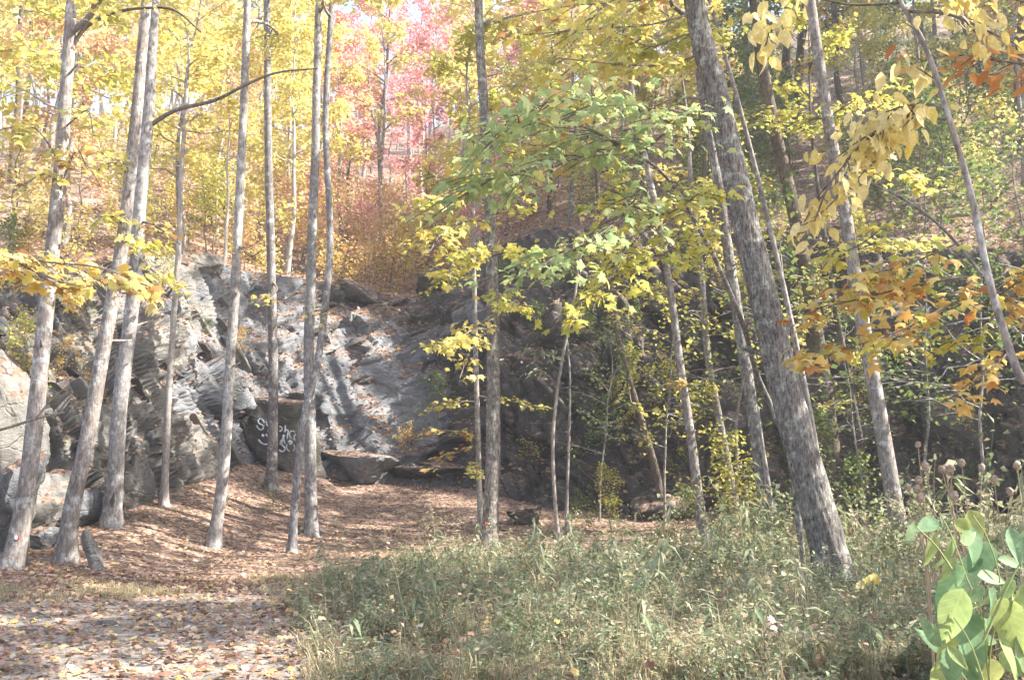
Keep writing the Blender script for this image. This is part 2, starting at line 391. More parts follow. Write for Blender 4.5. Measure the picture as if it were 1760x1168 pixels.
M['beech'] = leaf_mat('pale_yellow_leaf', [(.66, .54, .19), (.70, .60, .29), (.63, .50, .14), (.70, .60, .26), (.72, .62, .34), (.64, .52, .12)], rough=.45)
M['pine'] = leaf_mat('pine_needles', [(.13, .26, .17), (.17, .31, .20), (.11, .20, .13)], transl=.2)
M['litter'] = leaf_mat('fallen_leaf', [(.22, .12, .085), (.34, .19, .13), (.46, .30, .21), (.30, .19, .15), (.52, .38, .29), (.42, .22, .12), (.56, .44, .36), (.60, .44, .14), (.33, .18, .13), (.48, .35, .27)], transl=.2)
M['weed'] = leaf_mat('weed_leaf', [(.16, .23, .12), (.23, .29, .17), (.30, .33, .20), (.13, .18, .08), (.35, .36, .25), (.44, .41, .29), (.20, .26, .15)], transl=.4)
M['weedb'] = leaf_mat('small_weed_leaf', [(.22, .27, .14), (.15, .21, .09), (.33, .33, .20), (.22, .26, .14), (.44, .40, .26), (.30, .23, .13)], transl=.4)
M['straw'] = leaf_mat('dry_grass', [(.50, .43, .28), (.58, .51, .35), (.38, .35, .20), (.44, .33, .23), (.34, .34, .18)], transl=.4)
M['broad'] = leaf_mat('broad_green_leaf', [(.20, .33, .17), (.25, .37, .22), (.17, .29, .14), (.29, .40, .24), (.33, .40, .13)], transl=.4, rough=.42)
M['broadv'] = leaf_mat('broad_green_leaf', [(.17, .29, .15), (.23, .35, .20), (.14, .25, .12), (.30, .40, .22), (.22, .33, .14), (.36, .40, .14), (.18, .30, .17)], transl=.45, rough=.6, veins=True)
M['beechv'] = leaf_mat('pale_yellow_leaf', [(.66, .54, .19), (.70, .60, .29), (.63, .50, .14), (.70, .60, .26), (.72, .62, .34), (.64, .52, .12)], rough=.45, veins=True)
M['dead'] = plain_mat('dead_stalk', (.30, .22, .15))
M['seed'] = plain_mat('seed_head', (.33, .26, .2), var=.4, scale=60)
M['stem'] = plain_mat('green_stem', (.22, .25, .10))
M['twig'] = bark_mat('twig_bark', (.10, .085, .07), (.24, .22, .19), (.3, .3, .28), .3)
M['grey'] = bark_mat('grey_bark', (.12, .113, .112), (.34, .33, .33), (.52, .53, .52), .8)
M['pale'] = bark_mat('pale_bark', (.26, .24, .22), (.48, .45, .42), (.55, .54, .5), .5)
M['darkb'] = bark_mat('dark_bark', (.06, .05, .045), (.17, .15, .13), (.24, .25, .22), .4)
M['hero'] = bark_mat('furrowed_bark', (.085, .075, .068), (.36, .34, .315), (.52, .55, .48), .85, scale=1.1, furrow=.9)
M['wood'] = plain_mat('bare_wood', (.52, .42, .32), var=.3, scale=14)
M['floor'] = litter_mat()
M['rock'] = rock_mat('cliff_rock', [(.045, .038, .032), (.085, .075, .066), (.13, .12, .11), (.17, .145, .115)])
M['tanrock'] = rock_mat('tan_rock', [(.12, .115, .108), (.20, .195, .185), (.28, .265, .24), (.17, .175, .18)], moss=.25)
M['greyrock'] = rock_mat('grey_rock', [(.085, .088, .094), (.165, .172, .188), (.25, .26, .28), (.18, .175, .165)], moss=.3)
M['graf'] = plain_mat('white_spray_paint', (.56, .60, .66), var=.4, scale=4)
M['redp'] = plain_mat('red_paint', (.55, .02, .04), rough=.45, var=.1)
M['whitep'] = plain_mat('white_paint', (.8, .8, .78), rough=.5, var=.05)
M['gravel'] = road_mat()
M['pinkfl'] = leaf_mat('pale_pink_leaf', [(.66, .52, .46), (.72, .60, .54), (.60, .44, .38)])

# ------------------------------------------------------------------ terrain
TAB = np.array([  # picture column, foot distance, foot row, rim distance, rim row
    (-1500, 11, 1010, 15, 640), (-700, 15, 960, 19.5, 540), (-300, 17, 955, 22, 510), (0, 19.5, 935, 24.5, 482), (150, 22, 900, 27, 452), (250, 25, 862, 30, 435),
    (330, 28, 832, 32.5, 440), (420, 31, 798, 35.5, 466), (500, 32.5, 802, 37, 474), (600, 33.5, 826, 38.5, 490), (700, 33.5, 832, 39, 518),
    (760, 33.5, 832, 38.5, 490), (850, 32.5, 850, 37.5, 422), (950, 31.5, 872, 36.5, 388), (1100, 30, 884, 35, 398), (1250, 28.5, 884, 33.5, 398),
    (1400, 27.2, 884, 32.2, 388), (1550, 25.5, 884, 30.5, 410), (1760, 23, 888, 28, 430), (2060, 19, 905, 25, 210), (2460, 16, 940, 22.5, 40), (3300, 12, 1000, 18, 60)], float)  # last rim rows, out of view, raised to block the sun
_pxs = np.linspace(-1500, 3300, 1201)
def _sm(col, k=15):
    v = np.interp(_pxs, TAB[:, 0], col); ker = np.hanning(k); ker /= ker.sum()
    return np.convolve(np.pad(v, k // 2, 'edge'), ker, 'valid')
def _zof(Yv, py, px=None):
    v = (CY - py) / F; s = Yv / (_ct - v * _st); return CAMZ + s * (_st + v * _ct)
_fY = _sm(TAB[:, 1]); _fZ = _sm(_zof(TAB[:, 1], TAB[:, 2])); _tY = _sm(TAB[:, 3]); _tZ = _sm(_zof(TAB[:, 3], TAB[:, 4]))
def cols_at(px): return [np.interp(px, _pxs, a) for a in (_fY, _fZ, _tY, _tZ)]
def px_of(x, y, z=1.6):
    d = np.maximum(y, .3) * _ct + (z - CAMZ) * _st
    return CX + F * x / d
def col_x(px, Y, Z):   # x of a picture column at a depth and height
    return (px - CX) / F * (Y * _ct + (Z - CAMZ) * _st)

def gh(x, y):
    x = np.asarray(x, float); y = np.asarray(y, float)
    px = np.where(y > .5, CX + F * x / np.maximum(y, .5), np.where(x > 0, 4000, -2000))
    fY, fZ, _, _ = cols_at(px)
    t = (y - (fY - 10.5)) / 10.5
    z = fZ * np.clip(t, 0, 1) ** 1.6
    z = z + .10 * fbm(np.stack([x * .35, y * .35, 0 * x], -1), 3) * smooth((y - 11) / 8)
    z = z + .03 * fbm(np.stack([x * 1.3, y * 1.3, 0 * x + 5], -1), 2) * smooth((y - 13) / 6)
    return z
def g1(x, y): return float(gh(np.array([x]), np.array([y]))[0])

def ground_at(px, py):
    Ys = np.linspace(4, 40, 1500); v = (CY - py) / F; s = Ys / (_ct - v * _st)
    x = (px - CX) / F * s; z = CAMZ + s * (_st + v * _ct)
    d = z - gh(x, Ys); k = np.argmax(d < 0)
    return Vector((x[k], Ys[k], gh(x[k:k + 1], Ys[k:k + 1])[0]))

def gridmesh(V):
    n, m = V.shape[:2]
    i = np.arange(n - 1)[:, None] * m; j = np.arange(m - 1)[None, :]
    return V.reshape(-1, 3), np.stack([i + j, i + j + 1, i + m + j + 1, i + m + j], -1).reshape(-1, 4)

def lines(a, b, fine, far):
    mid = np.arange(a, b + fine * .5, fine)
    ext = np.geomspace(fine * 3, far, 22)
    return np.r_[(a - ext)[::-1], mid, b + ext]
gx = lines(-24, 24, .22, 330); gy = lines(1, 37, .22, 330)
GX, GY = np.meshgrid(gx, gy)
GV = np.stack([GX, GY, gh(GX, GY)], -1)
v_, q_ = gridmesh(GV)
ground = link('ground', mesh_np('ground', v_, q_, M['floor'], True), kind='structure')

# gravel road on the left
def road_edge(y): return np.interp(y, [-8, 6, 8.5, 11, 13, 15, 17], [1.0, .3, -1.1, -2.1, -2.9, -3.1, -4.2])
def road_far(x): return np.interp(x, [-16, -7, -5, -3.3, -2], [12.0, 12.9, 14.6, 16.2, 16.6])
rx = np.arange(-16, 1.6, .16); ry = np.arange(-8, 17.2, .16)
RX, RY = np.meshgrid(rx, ry)
rz = gh(RX, RY) + .012
nn_ = .5 * fbm(np.stack([RX * .8, RY * .8, 0 * RX + 9], -1), 3)
keep = (RX < road_edge(RY) + nn_) & (RY < road_far(RX) + nn_)
v_, q_ = gridmesh(np.stack([RX, RY, rz], -1)); k_ = keep.reshape(-1)
q_ = q_[k_[q_].all(1)]
used = np.unique(q_); rem = -np.ones(len(v_), int); rem[used] = np.arange(len(used))
road = link('gravel_road', mesh_np('gravel_road', v_[used], rem[q_], M['gravel'], True), kind='structure')

# ------------------------------------------------------------------ cliff
NC, NR = 760, 230
cpx = np.r_[np.linspace(-1400, -60, 110), np.linspace(-50, 1810, 560), np.linspace(1820, 3200, 90)]
vv = np.linspace(-.04, 1.0, NR)
CPX, VV = np.meshgrid(cpx, vv, indexing='ij')
fY, fZ, tY, tZ = cols_at(CPX)
ph = 2.6 * fbm(np.stack([CPX / 260, 0 * CPX, 0 * CPX + 3], -1), 3) + CPX / 500
kk = 2.3
right = smooth((CPX - 800) / 250)
led = (.55 + .35 * right) * np.sin(2 * np.pi * (kk * VV + ph)) / (2 * np.pi * kk)
bulge = -.9 * np.sin(np.pi * np.clip(VV, 0, 1)) * (.5 + .5 * perlin(np.stack([CPX / 220, VV * 2, 0 * VV + 8], -1)))
CYY = fY + (tY - fY) * np.clip(VV + led * np.sin(np.pi * np.clip(VV, 0, 1)) ** .5, -.1, 1.05) + bulge
CZ = fZ + (tZ - fZ) * VV
CXX = col_x(CPX, CYY, CZ)
CV = np.stack([CXX, CYY, CZ], -1)
def gnormal(V):
    a = np.gradient(V, axis=0); b = np.gradient(V, axis=1)
    n = np.cross(a, b); n /= np.maximum(np.linalg.norm(n, axis=-1), 1e-9)[..., None]
    return n
CN = gnormal(CV)
if CN[..., 1].mean() > 0: CN = -CN
# jointed blocks: tilted facets of two sizes, stretched along the dip of the beds
arc = np.cumsum(np.r_[0, np.linalg.norm(np.diff(CV[:, NR // 2, :], axis=0), axis=1)])
S_ = np.broadcast_to(arc[:, None], CZ.shape) + CZ * 0
nb = 90 * fbm(np.stack([VV * 3, CPX / 200, 0 * VV + 2], -1), 3)
dom = np.where(CPX + nb < 455, 0, np.where(CPX + nb < 835, 1, 2))
ang = np.array([47.0, -22.0, 63.0])[dom]; dip = R(1) * ang
S_ = S_ - 30
AX = S_ * np.cos(dip) - CZ * np.sin(dip)     # along the beds
BX = S_ * np.sin(dip) + CZ * np.cos(dip)     # across the beds
thin = np.array([1.5, 1.0, .8])[dom]
disp = np.zeros(CZ.shape)
for (ncell, strA, amp, tilt, crack, seed) in ((420, 2.6, .26, .22, .16, 1), (2600, 2.4, .085, .16, .07, 2), (12000, 2.0, .028, .10, .025, 3)):
    rg = np.random.default_rng(seed)
    ii = rg.integers(0, len(cpx), ncell); jj = rg.integers(0, NR, ncell)
    wob = .12 * fbm(np.stack([S_ * 1.3, CZ * 1.3, 0 * CZ + seed], -1), 3)
    Aq = AX / strA * thin ** .3 + wob; Bq = BX * thin + wob; Dq = dom * 500.0
    kd = kdtree.KDTree(ncell)
    sa = Aq[ii, jj]; sb = Bq[ii, jj]; sd_ = Dq[ii, jj]
    for k in range(ncell): kd.insert((sa[k], sb[k], sd_[k]), k)
    kd.balance()
    off = rg.normal(size=ncell) * amp; ta = rg.normal(size=ncell) * tilt; tb = rg.normal(size=ncell) * tilt
    fa = Aq.ravel(); fb = Bq.ravel(); fd = Dq.ravel(); ed = np.empty(len(fa)); idx = np.empty(len(fa), int)
    for k in range(len(fa)):
        r = kd.find_n((fa[k], fb[k], fd[k]), 2)
        idx[k] = r[0][1]; ed[k] = r[1][2] - r[0][2]
    o = off[idx] + ta[idx] * np.clip(fa - sa[idx], -.8, .8) * strA * .6 + tb[idx] * np.clip(fb - sb[idx], -.8, .8)
    o -= crack * np.exp(-(ed / .05) ** 2)
    disp += o.reshape(CZ.shape)
bed = BX * 1.55 + .5 * fbm(np.stack([S_ * .5, CZ * .5, 0 * CZ + 6], -1), 3)
disp += np.array([.13, .05, .10])[dom] * ((bed - np.floor(bed)) - .5)
disp += .10 * fbm(CV * .9, 4)
disp *= np.array([.74, .62, .8])[dom]
disp *= smooth((VV + .04) / .06) * (1 - .75 * smooth((VV - .9) / .1))
calm = np.exp(-(((CPX - 630) / 85) ** 4 + ((VV - .36) / .30) ** 4))
CV = CV + CN * (disp * (1 - .78 * calm))[..., None]
# roll the rim back into the hill
rimP = CV[:, -1:, :] + np.array([0, 1.2, -.1]) * np.ones((len(cpx), 1, 1))
CV2 = np.concatenate([CV, rimP, rimP + np.array([0, 1.2, -1.0])], axis=1)
v_, q_ = gridmesh(CV2)
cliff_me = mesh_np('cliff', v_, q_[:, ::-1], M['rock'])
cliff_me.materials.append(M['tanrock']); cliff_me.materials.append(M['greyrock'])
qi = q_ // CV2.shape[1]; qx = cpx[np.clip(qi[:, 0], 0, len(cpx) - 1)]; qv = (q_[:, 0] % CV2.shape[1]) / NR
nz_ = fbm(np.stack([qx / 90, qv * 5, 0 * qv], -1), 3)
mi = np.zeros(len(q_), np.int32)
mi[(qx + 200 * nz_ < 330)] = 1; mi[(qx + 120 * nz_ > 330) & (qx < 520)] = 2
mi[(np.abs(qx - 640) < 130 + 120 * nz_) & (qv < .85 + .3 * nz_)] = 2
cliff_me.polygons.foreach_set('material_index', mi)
cliff = link('cliff', cliff_me, kind='structure')
CN2 = gnormal(CV)
if CN2[..., 1].mean() > 0: CN2 = -CN2
CPXp, CPYp = project(CV)

def surf_at(P, N, A, B, px, py):
    d = (A - px) ** 2 + (B - py) ** 2
    k = np.unravel_index(np.argmin(d), d.shape)
    return Vector(P[k]), Vector(N[k])
def cliff_at(px, py): return surf_at(CV, CN2, CPXp, CPYp, px, py)

# ------------------------------------------------------------------ hillside
hpx = np.r_[np.linspace(-1450, -50, 40), np.linspace(-30, 1790, 230), np.linspace(1820, 3250, 40)]
hd = np.r_[np.arange(0, 14, .35), 14 + np.cumsum(np.linspace(.45, 5.0, 75))]
HPX, HD = np.meshgrid(hpx, hd, indexing='ij')
_, _, htY, htZ = cols_at(HPX)
sl0 = np.interp(HPX, [0, 300, 450, 700, 850, 1100, 1500, 1760, 2400], [.42, .34, .26, .30, .36, .42, .54, .60, .5])
sl1 = np.interp(HPX, [0, 400, 700, 1000, 1300, 1760, 2400], [.42, .43, .44, .47, .54, .58, .5])
HZ = htZ + sl0 * np.minimum(HD, 9) + sl1 * np.maximum(HD - 9, 0) - .25
HZ = HZ - np.maximum(HD - 95, 0) ** 2 * .0022
HY = htY + .6 + HD
HXX = col_x(HPX, htY + HD * .8, HZ)
HZ = HZ + (.45 * fbm(np.stack([HXX * .16, HY * .16, 0 * HY], -1), 4) + .12 * fbm(np.stack([HXX * .9, HY * .9, 0 * HY + 4], -1), 3)) * smooth(HD / 1.5)
HV = np.stack([HXX, HY, HZ], -1)
v_, q_ = gridmesh(HV)
hill = link('hillside', mesh_np('hillside', v_, q_[:, ::-1], M['floor'], True), kind='structure')
HN = gnormal(HV)
if HN[..., 2].mean() < 0: HN = -HN
HPXp, HPYp = project(HV)
def hill_pd(px, d):
    i = int(np.argmin(np.abs(hpx - px))); j = int(np.argmin(np.abs(hd - d)))
    return Vector(HV[i, j])
def hill_at(px, py): return surf_at(HV, HN, HPXp, HPYp, px, py)

# ------------------------------------------------------------------ leaf shapes
def diamond():
    V = np.array([(0, 0, 0), (.45, .36, .06), (1, 0, -.12), (.45, -.36, .06)]); return V, np.array([(0, 2, 1), (0, 3, 2)])
def lance():
    V = np.array([(0, 0, 0), (.4, .11, .02), (1, 0, -.25), (.4, -.11, .02), (.45, 0, -.03)])
    return V, np.array([(0, 4, 1), (1, 4, 2), (0, 3, 4), (4, 3, 2)])
def oval(n=5, w=.27, droop=.2, sk=.85, ex=.8):
    ts = np.linspace(0, 1, n + 2)[1:-1]; V = [(0, 0, 0)]; 
    for t in ts: V.append((t, 0, -droop * t * t - .035))
    V.append((1, 0, -droop - .02))
    L = []; Rr = []
    for t in ts:
        ww = w * math.sin(math.pi * t ** sk) ** ex
        L.append(len(V)); V.append((t, ww, -droop * t * t + .03)); Rr.append(len(V)); V.append((t, -ww, -droop * t * t + .03))
    T = []; m = list(range(0, n + 2))
    T += [(0, m[1], L[0]), (0, Rr[0], m[1])]
    for k in range(n - 1):
        T += [(m[k + 1], m[k + 2], L[k + 1]), (m[k + 1], L[k + 1], L[k]), (m[k + 1], Rr[k], Rr[k + 1]), (m[k + 1], Rr[k + 1], m[k + 2])]
    T += [(m[n], m[n + 1], L[n - 1]), (m[n], Rr[n - 1], m[n + 1])]
    return np.array(V), np.array(T)
def maple(droop=.25, seed=0):
    rg = np.random.default_rng(seed)
    pts = [(0, .0), (-.06, .22), (.03, .46), (.20, .30), (.34, .56), (.50, .50), (.52, .26), (.66, .22), (.72, .14), (1.0, 0)]
    pts = np.array(pts) + rg.normal(size=(len(pts), 2)) * .02
    pts[0, 1] = 0; pts[-1, 1] = 0
    mir = pts[1:-1][::-1] * np.array([1, -1])
    o = np.vstack([pts, mir]); c = np.array([[.28, 0]])
    P = np.vstack([c, o]); z = -droop * (P[:, 0] - .25) ** 2 * 1.2 - droop * 1.6 * P[:, 1] ** 2 + .05 * np.abs(P[:, 1])
    V = np.c_[P, z]; n = len(o)
    return V, np.array([(0, 1 + k, 1 + (k + 1) % n) for k in range(n)])[:, ::-1]
def lobed():   # small broad four-lobed leaf, six triangles
    V = np.array([(.3, 0, .03), (0, .04, 0), (.12, .42, -.04), (.42, .26, 0), (.72, .42, -.1), (.9, 0, -.1), (.72, -.42, -.1), (.42, -.26, 0), (.12, -.42, -.04)])
    T = np.array([(0, k, k + 1) for k in range(1, 8)] + [(0, 8, 1)])
    return V, T

def frames(N, rg, pitch=(-.7, .1), roll=.5, yaw=None):
    yaw = rg.uniform(0, 2 * np.pi, N) if yaw is None else yaw
    pt = rg.uniform(pitch[0], pitch[1], N); rl = rg.normal(size=N) * roll
    cy, sy, cp, sp, cr, sr = np.cos(yaw), np.sin(yaw), np.cos(pt), np.sin(pt), np.cos(rl), np.sin(rl)
    fx = np.stack([cp * cy, cp * sy, sp], -1)
    side = np.stack([-sy, cy, 0 * cy], -1); up = np.cross(fx, side)
    s2 = side * cr[:, None] + up * sr[:, None]; u2 = -side * sr[:, None] + up * cr[:, None]
    return np.stack([fx, s2, u2], -1)       # columns

def leaves(C, size, tmpl, rg, pitch=(-.7, .1), roll=.5, yaw=None):
    V, T = tmpl; N = len(C)
    Fm = frames(N, rg, pitch, roll, yaw)
    sz = np.broadcast_to(size, (N,))
    W = np.einsum('nij,kj->nki', Fm, V) * sz[:, None, None] + np.asarray(C)[:, None, :]
    I = (np.arange(N) * len(V))[:, None, None] + T[None]
    return W.reshape(-1, 3), I.reshape(-1, T.shape[1])

# ------------------------------------------------------------------ trunks and crowns
def trunk_geo(P, rad, seg=12, rough=.0, seed=0, fur=0):
    V, Q = tube(P, rad, seg)
    if rough or fur:
        n = len(P); c = np.repeat(P, seg, 0); d = V - c; r = np.linalg.norm(d, axis=1); dn = d / np.maximum(r, 1e-6)[:, None]
        a = np.tile(np.linspace(0, 2 * np.pi, seg, endpoint=False), n); h = np.repeat(np.r_[0, np.cumsum(np.linalg.norm(np.diff(P, axis=0), axis=1))], seg)
        q = np.stack([np.cos(a) * 1.6, np.sin(a) * 1.6, h * 1.1 + seed * 7], -1)
        s = 1 + rough * fbm(q, 3)
        V = c + dn * (r * s)[:, None]
        if fur:
            q2 = np.stack([np.cos(a) * 5.2, np.sin(a) * 5.2, h * 2.1 + seed], -1)
            rd = 1 - np.abs(perlin(q2 + .6 * perlin(q2 * .7)[:, None])) * 2.6
            q3 = np.stack([np.cos(a) * 9, np.sin(a) * 9, h * 6 + seed], -1)
            V = V - dn * (fur * (np.clip(rd, 0, 1) ** 2) * np.clip(r / .25, .3, 1) + fur * .4 * perlin(q3))[:, None]
    return V, Q

def crown_geo(rg, axis, z0, z1, nl, L, per, flat=.1, up=(.15, .6), rbase=.05):
    """limbs growing out of an axis (function z -> xyz) and leaf positions round their twigs"""
    limbs = []; C = []
    az0 = rg.uniform(0, 6.28)
    for k in range(nl):
        t = (k + rg.uniform(.1, .9)) / nl; z = z0 + (z1 - z0) * t
        p = axis(z); az = az0 + k * 2.4 + rg.normal() * .4; el = rg.uniform(*up) + .5 * t
        ln = L * (1 - .55 * t ** 1.5) * rg.uniform(.7, 1.15)
        d = np.array([math.cos(az) * math.cos(el), math.sin(az) * math.cos(el), math.sin(el)])
        s = np.linspace(0, 1, 6)[:, None]
        side = np.array([-d[1], d[0], 0])
        pts = p + d * ln * s + side * (s * (1 - s)) * rg.normal() * .5 * ln * .5 + np.array([0, 0, -1]) * (s ** 2) * ln * rg.uniform(.0, .22)
        pts[1:-1] += rg.normal(size=(4, 3)) * .03 * ln
        limbs.append((catmull(pts, 12), np.linspace(rbase * (1 - .5 * t), .008, 12)))
        nt = max(3, int(ln * 2.6)); m = int(per / nl / nt) + 1
        for j in range(nt):
            a = rg.uniform(.22, 1.0); b = catmull(pts, 21)[int(a * 20)]
            ang = az + rg.choice([-1, 1]) * rg.uniform(.3, 1.4); l2 = ln * rg.uniform(.2, .45) * (1.15 - .5 * a)
            e = np.array([math.cos(ang), math.sin(ang), rg.uniform(-.25, .25)]) * l2
            q = b + e * rg.uniform(0, 1, m)[:, None] + rg.normal(size=(m, 3)) * np.array([.16, .16, flat]) * (1 + .10 * ln)
            q[:, 2] -= rg.uniform(0, .12, m)
            C.append(q)
            limbs.append((np.array([b, b + e * .5 + np.array([0, 0, .03]), b + e]), np.array([.012, .008, .004]) * (1 + ln * .15)))
    return limbs, np.concatenate(C)

LEAFT = {'diamond': diamond(), 'lobed': lobed(), 'lance': lance()}
def axis_of(P):
    z = P[:, 2]
    return lambda h: np.array([np.interp(h, z, P[:, 0]), np.interp(h, z, P[:, 1]), np.interp(h, z, z)])

def add_limbs(limbs, mat, root, first=9):
    """the big limbs are parts of their own; the fine twigs are joined"""
    big = [l for l in limbs if len(l[0]) > 5]; small = [l for l in limbs if len(l[0]) <= 5]
    for P, r in big:
        V, Q = tube(P, r, 6); part('limb', V, Q, mat, root, smooth_sh=True)
    if small:
        g = Geo()
        for P, r in small:
            V, Q = tube(P, r, 4); g.add(V, Q)
        V, gr = g.get(); part('twigs', V, gr, mat, root, kind='stuff')

def px_trunk(pts, Y, w, H, seed, seg=12, rings=70, rough=.07, fur=0, flare=.32, lean_back=0.0, ground=None):
    """pts: picture positions from base up; w: (px width at base, px width at the last point)"""
    rg = np.random.default_rng(seed)
    Ys = np.broadcast_to(np.asarray(Y, float), (len(pts),)) if not np.isscalar(Y) else np.full(len(pts), Y)
    W = [np.array(at(p[0], p[1], y)) for p, y in zip(pts, Ys)]
    b = W[0].copy(); gz = ground(b[0], b[1]) if ground else g1(b[0], b[1])
    base = b + (b - W[1]) / max(1e-3, (W[1][2] - b[2])) * 0
    base[2] = gz - .25
    if b[2] - base[2] > .3: W = [base] + W
    else: W[0] = base
    W = np.array(W); top = W[-1]; d = W[-1] - W[-2]; d /= np.linalg.norm(d); d[0] *= .6; d[1] *= .6
    if H > top[2] - gz:
        ex = (H + gz - top[2]); W = np.vstack([W, top + d * ex * .5, top + d * ex * .95 + np.array([rg.normal() * .3, rg.normal() * .3, 0])])
    P = catmull(W, rings)
    P[:, :2] += .035 * np.stack([perlin(np.stack([P[:, 2] * .45, 0 * P[:, 2], 0 * P[:, 2] + seed], -1)), perlin(np.stack([P[:, 2] * .45, 0 * P[:, 2] + 9, 0 * P[:, 2] + seed], -1))], -1) * (P[:, 2:3] - gz > .4)
    hz = P[:, 2] - gz; ztop = top[2] - gz
    rb = .5 * w[0] / F * Ys[0]; rt = .5 * w[1] / F * Ys[-1]
    Ht = P[-1, 2] - gz
    rad = np.where(hz < ztop, rb + (rt - rb) * np.clip(hz / ztop, 0, 1), rt * (1 - .93 * np.clip((hz - ztop) / max(Ht - ztop, .01), 0, 1)))
    rad = rad * (1 + flare * np.exp(-np.clip(hz, 0, 9) / .35)) 
    V, Q = trunk_geo(P, rad, seg, rough, seed, fur)
    c_ = np.repeat(P, seg, 0); hh = np.repeat(hz, seg); aa = np.tile(np.linspace(0, 2 * np.pi, seg, endpoint=False), len(P))
    lobe = (.42 * np.exp(-np.clip(hh, 0, 9) / .13) + .12 * np.exp(-np.clip(hh, 0, 9) / .5)) * (.5 + .5 * np.cos((4 + seed % 3) * aa + seed)) ** 1.5
    V = V + (V - c_) * lobe[:, None] * np.array([1, 1, 0])
    return P, rad, V, Q, (b[0], b[1], gz)

def main_tree(label, pts, Y, w, H=21, bark='grey', leaf='yellow', z0=9.0, nl=9, L=3.2, per=3600, lsize=.15, seed=0, name='forest_tree', group='tall trees standing before the rock face', **kw):
    rg = np.random.default_rng(seed + 100)
    P, rad, V, Q, base = px_trunk(pts, Y, w, H, seed, **kw)
    t = thing(name, label, 'tree', base, group)
    part('trunk', V, Q, M[bark], t, smooth_sh=True)
    if per:
        for q in range(int(rg.integers(2, 6))):
            i = int(len(P) * rg.uniform(.12, .5)); a = rg.uniform(0, 6.28); d = np.array([math.cos(a), math.sin(a), rg.uniform(-.1, .5)]); ln = rad[i] + rg.uniform(.05, .4)
            V, Q = tube(np.array([P[i], P[i] + d * (rad[i] * .9), P[i] + d * ln * 1.02, P[i] + d * ln]), np.array([.035, .03, .016, .002]) * (.5 + 3 * rad[i]), 6); part('stub', V, Q, M[bark], t)
        limbs, C = crown_geo(rg, axis_of(P), base[2] + z0, P[-1, 2] - .2, nl, L, per, rbase=max(.02, rad[0] * .35))
        add_limbs(limbs, M[bark], t)
        V, T = leaves(C, rg.uniform(.6, 1.1, len(C)) * lsize, LEAFT['lobed'], rg, roll=.6)
        part('crown', V, T, M[leaf], t, kind='stuff')
    return t, P

def px_limb(root, pts, Y, w, bark, name='limb'):
    Ys = np.broadcast_to(np.asarray(Y, float), (len(pts),))
    W = np.array([at(p[0], p[1], y) for p, y in zip(pts, Ys)])
    P = catmull(W, 26); r = np.linspace(w[0], w[1], 26) * .5 / F * Ys.mean()
    V, Q = tube(P, r, 7)
    return part(name, V, Q, M[bark], root, smooth_sh=True), P

# leaf meshes that are shared by single leaves
LM = {}
def leaf_meshes(key, mats, fn, n=6):
    LM[key] = [mesh_np('leaf', *fn(k), M[mats[k % len(mats)]], key in ('broad', 'beech')) for k in range(n)]
leaf_meshes('maplegreen', ['maplegreen'] * 5 + ['orange'], lambda k: maple(.15 + .12 * (k % 4), k), 8)
leaf_meshes('mapleorange', ['orange', 'orange', 'yellowgreen', 'orange', 'beech', 'orange', 'yellowgreen', 'brown'], lambda k: maple(.2 + .12 * (k % 4), k), 8)
leaf_meshes('mapleyellow', ['yellow', 'yellowgreen', 'yellow', 'yellowgreen', 'beech'], lambda k: maple(.15 + .1 * (k % 4), k), 8)
leaf_meshes('mapleleft', ['yellow', 'orange', 'yellow', 'beech', 'orange', 'brown'], lambda k: maple(.2 + .1 * (k % 4), k), 8)
leaf_meshes('beech', ['beechv'], lambda k: oval(5, .25 + .02 * (k % 3), .1 + .14 * (k % 4)), 8)
leaf_meshes('beechbrown', ['brown'], lambda k: oval(5, .22, .1 + .1 * (k % 3)), 4)
leaf_meshes('broad', ['broadv'], lambda k: oval(9, .20 + .02 * (k % 5), .12 + .16 * (k % 4), .66, 1.05), 10)
leaf_meshes('lancegreen', ['weed'], lambda k: oval(5, .13, .3 + .15 * (k % 3)), 4)
leaf_meshes('fall', ['litter'], lambda k: maple(.5 - .35 * (k % 4), k), 8)
leaf_meshes('falloval', ['litter'], lambda k: oval(4, .26, -.15 + .12 * (k % 3)), 4)

def put_leaf(parent, key, pos, size, rg, pitch=(-.7, .1), roll=.5, yaw=None):
    me = LM[key][rg.integers(len(LM[key]))]
    Fm = frames(1, rg, pitch, roll, None if yaw is None else np.array([yaw]))[0]
    o = bpy.data.objects.new('leaf', me); COL.objects.link(o); o.parent = parent
    w = WLOC[parent.name]
    o.matrix_basis = Matrix.Translation(Vector(pos) - w) @ Matrix(Fm.tolist()).to_4x4() @ Matrix.Diagonal((size, size, size, 1))
    return o

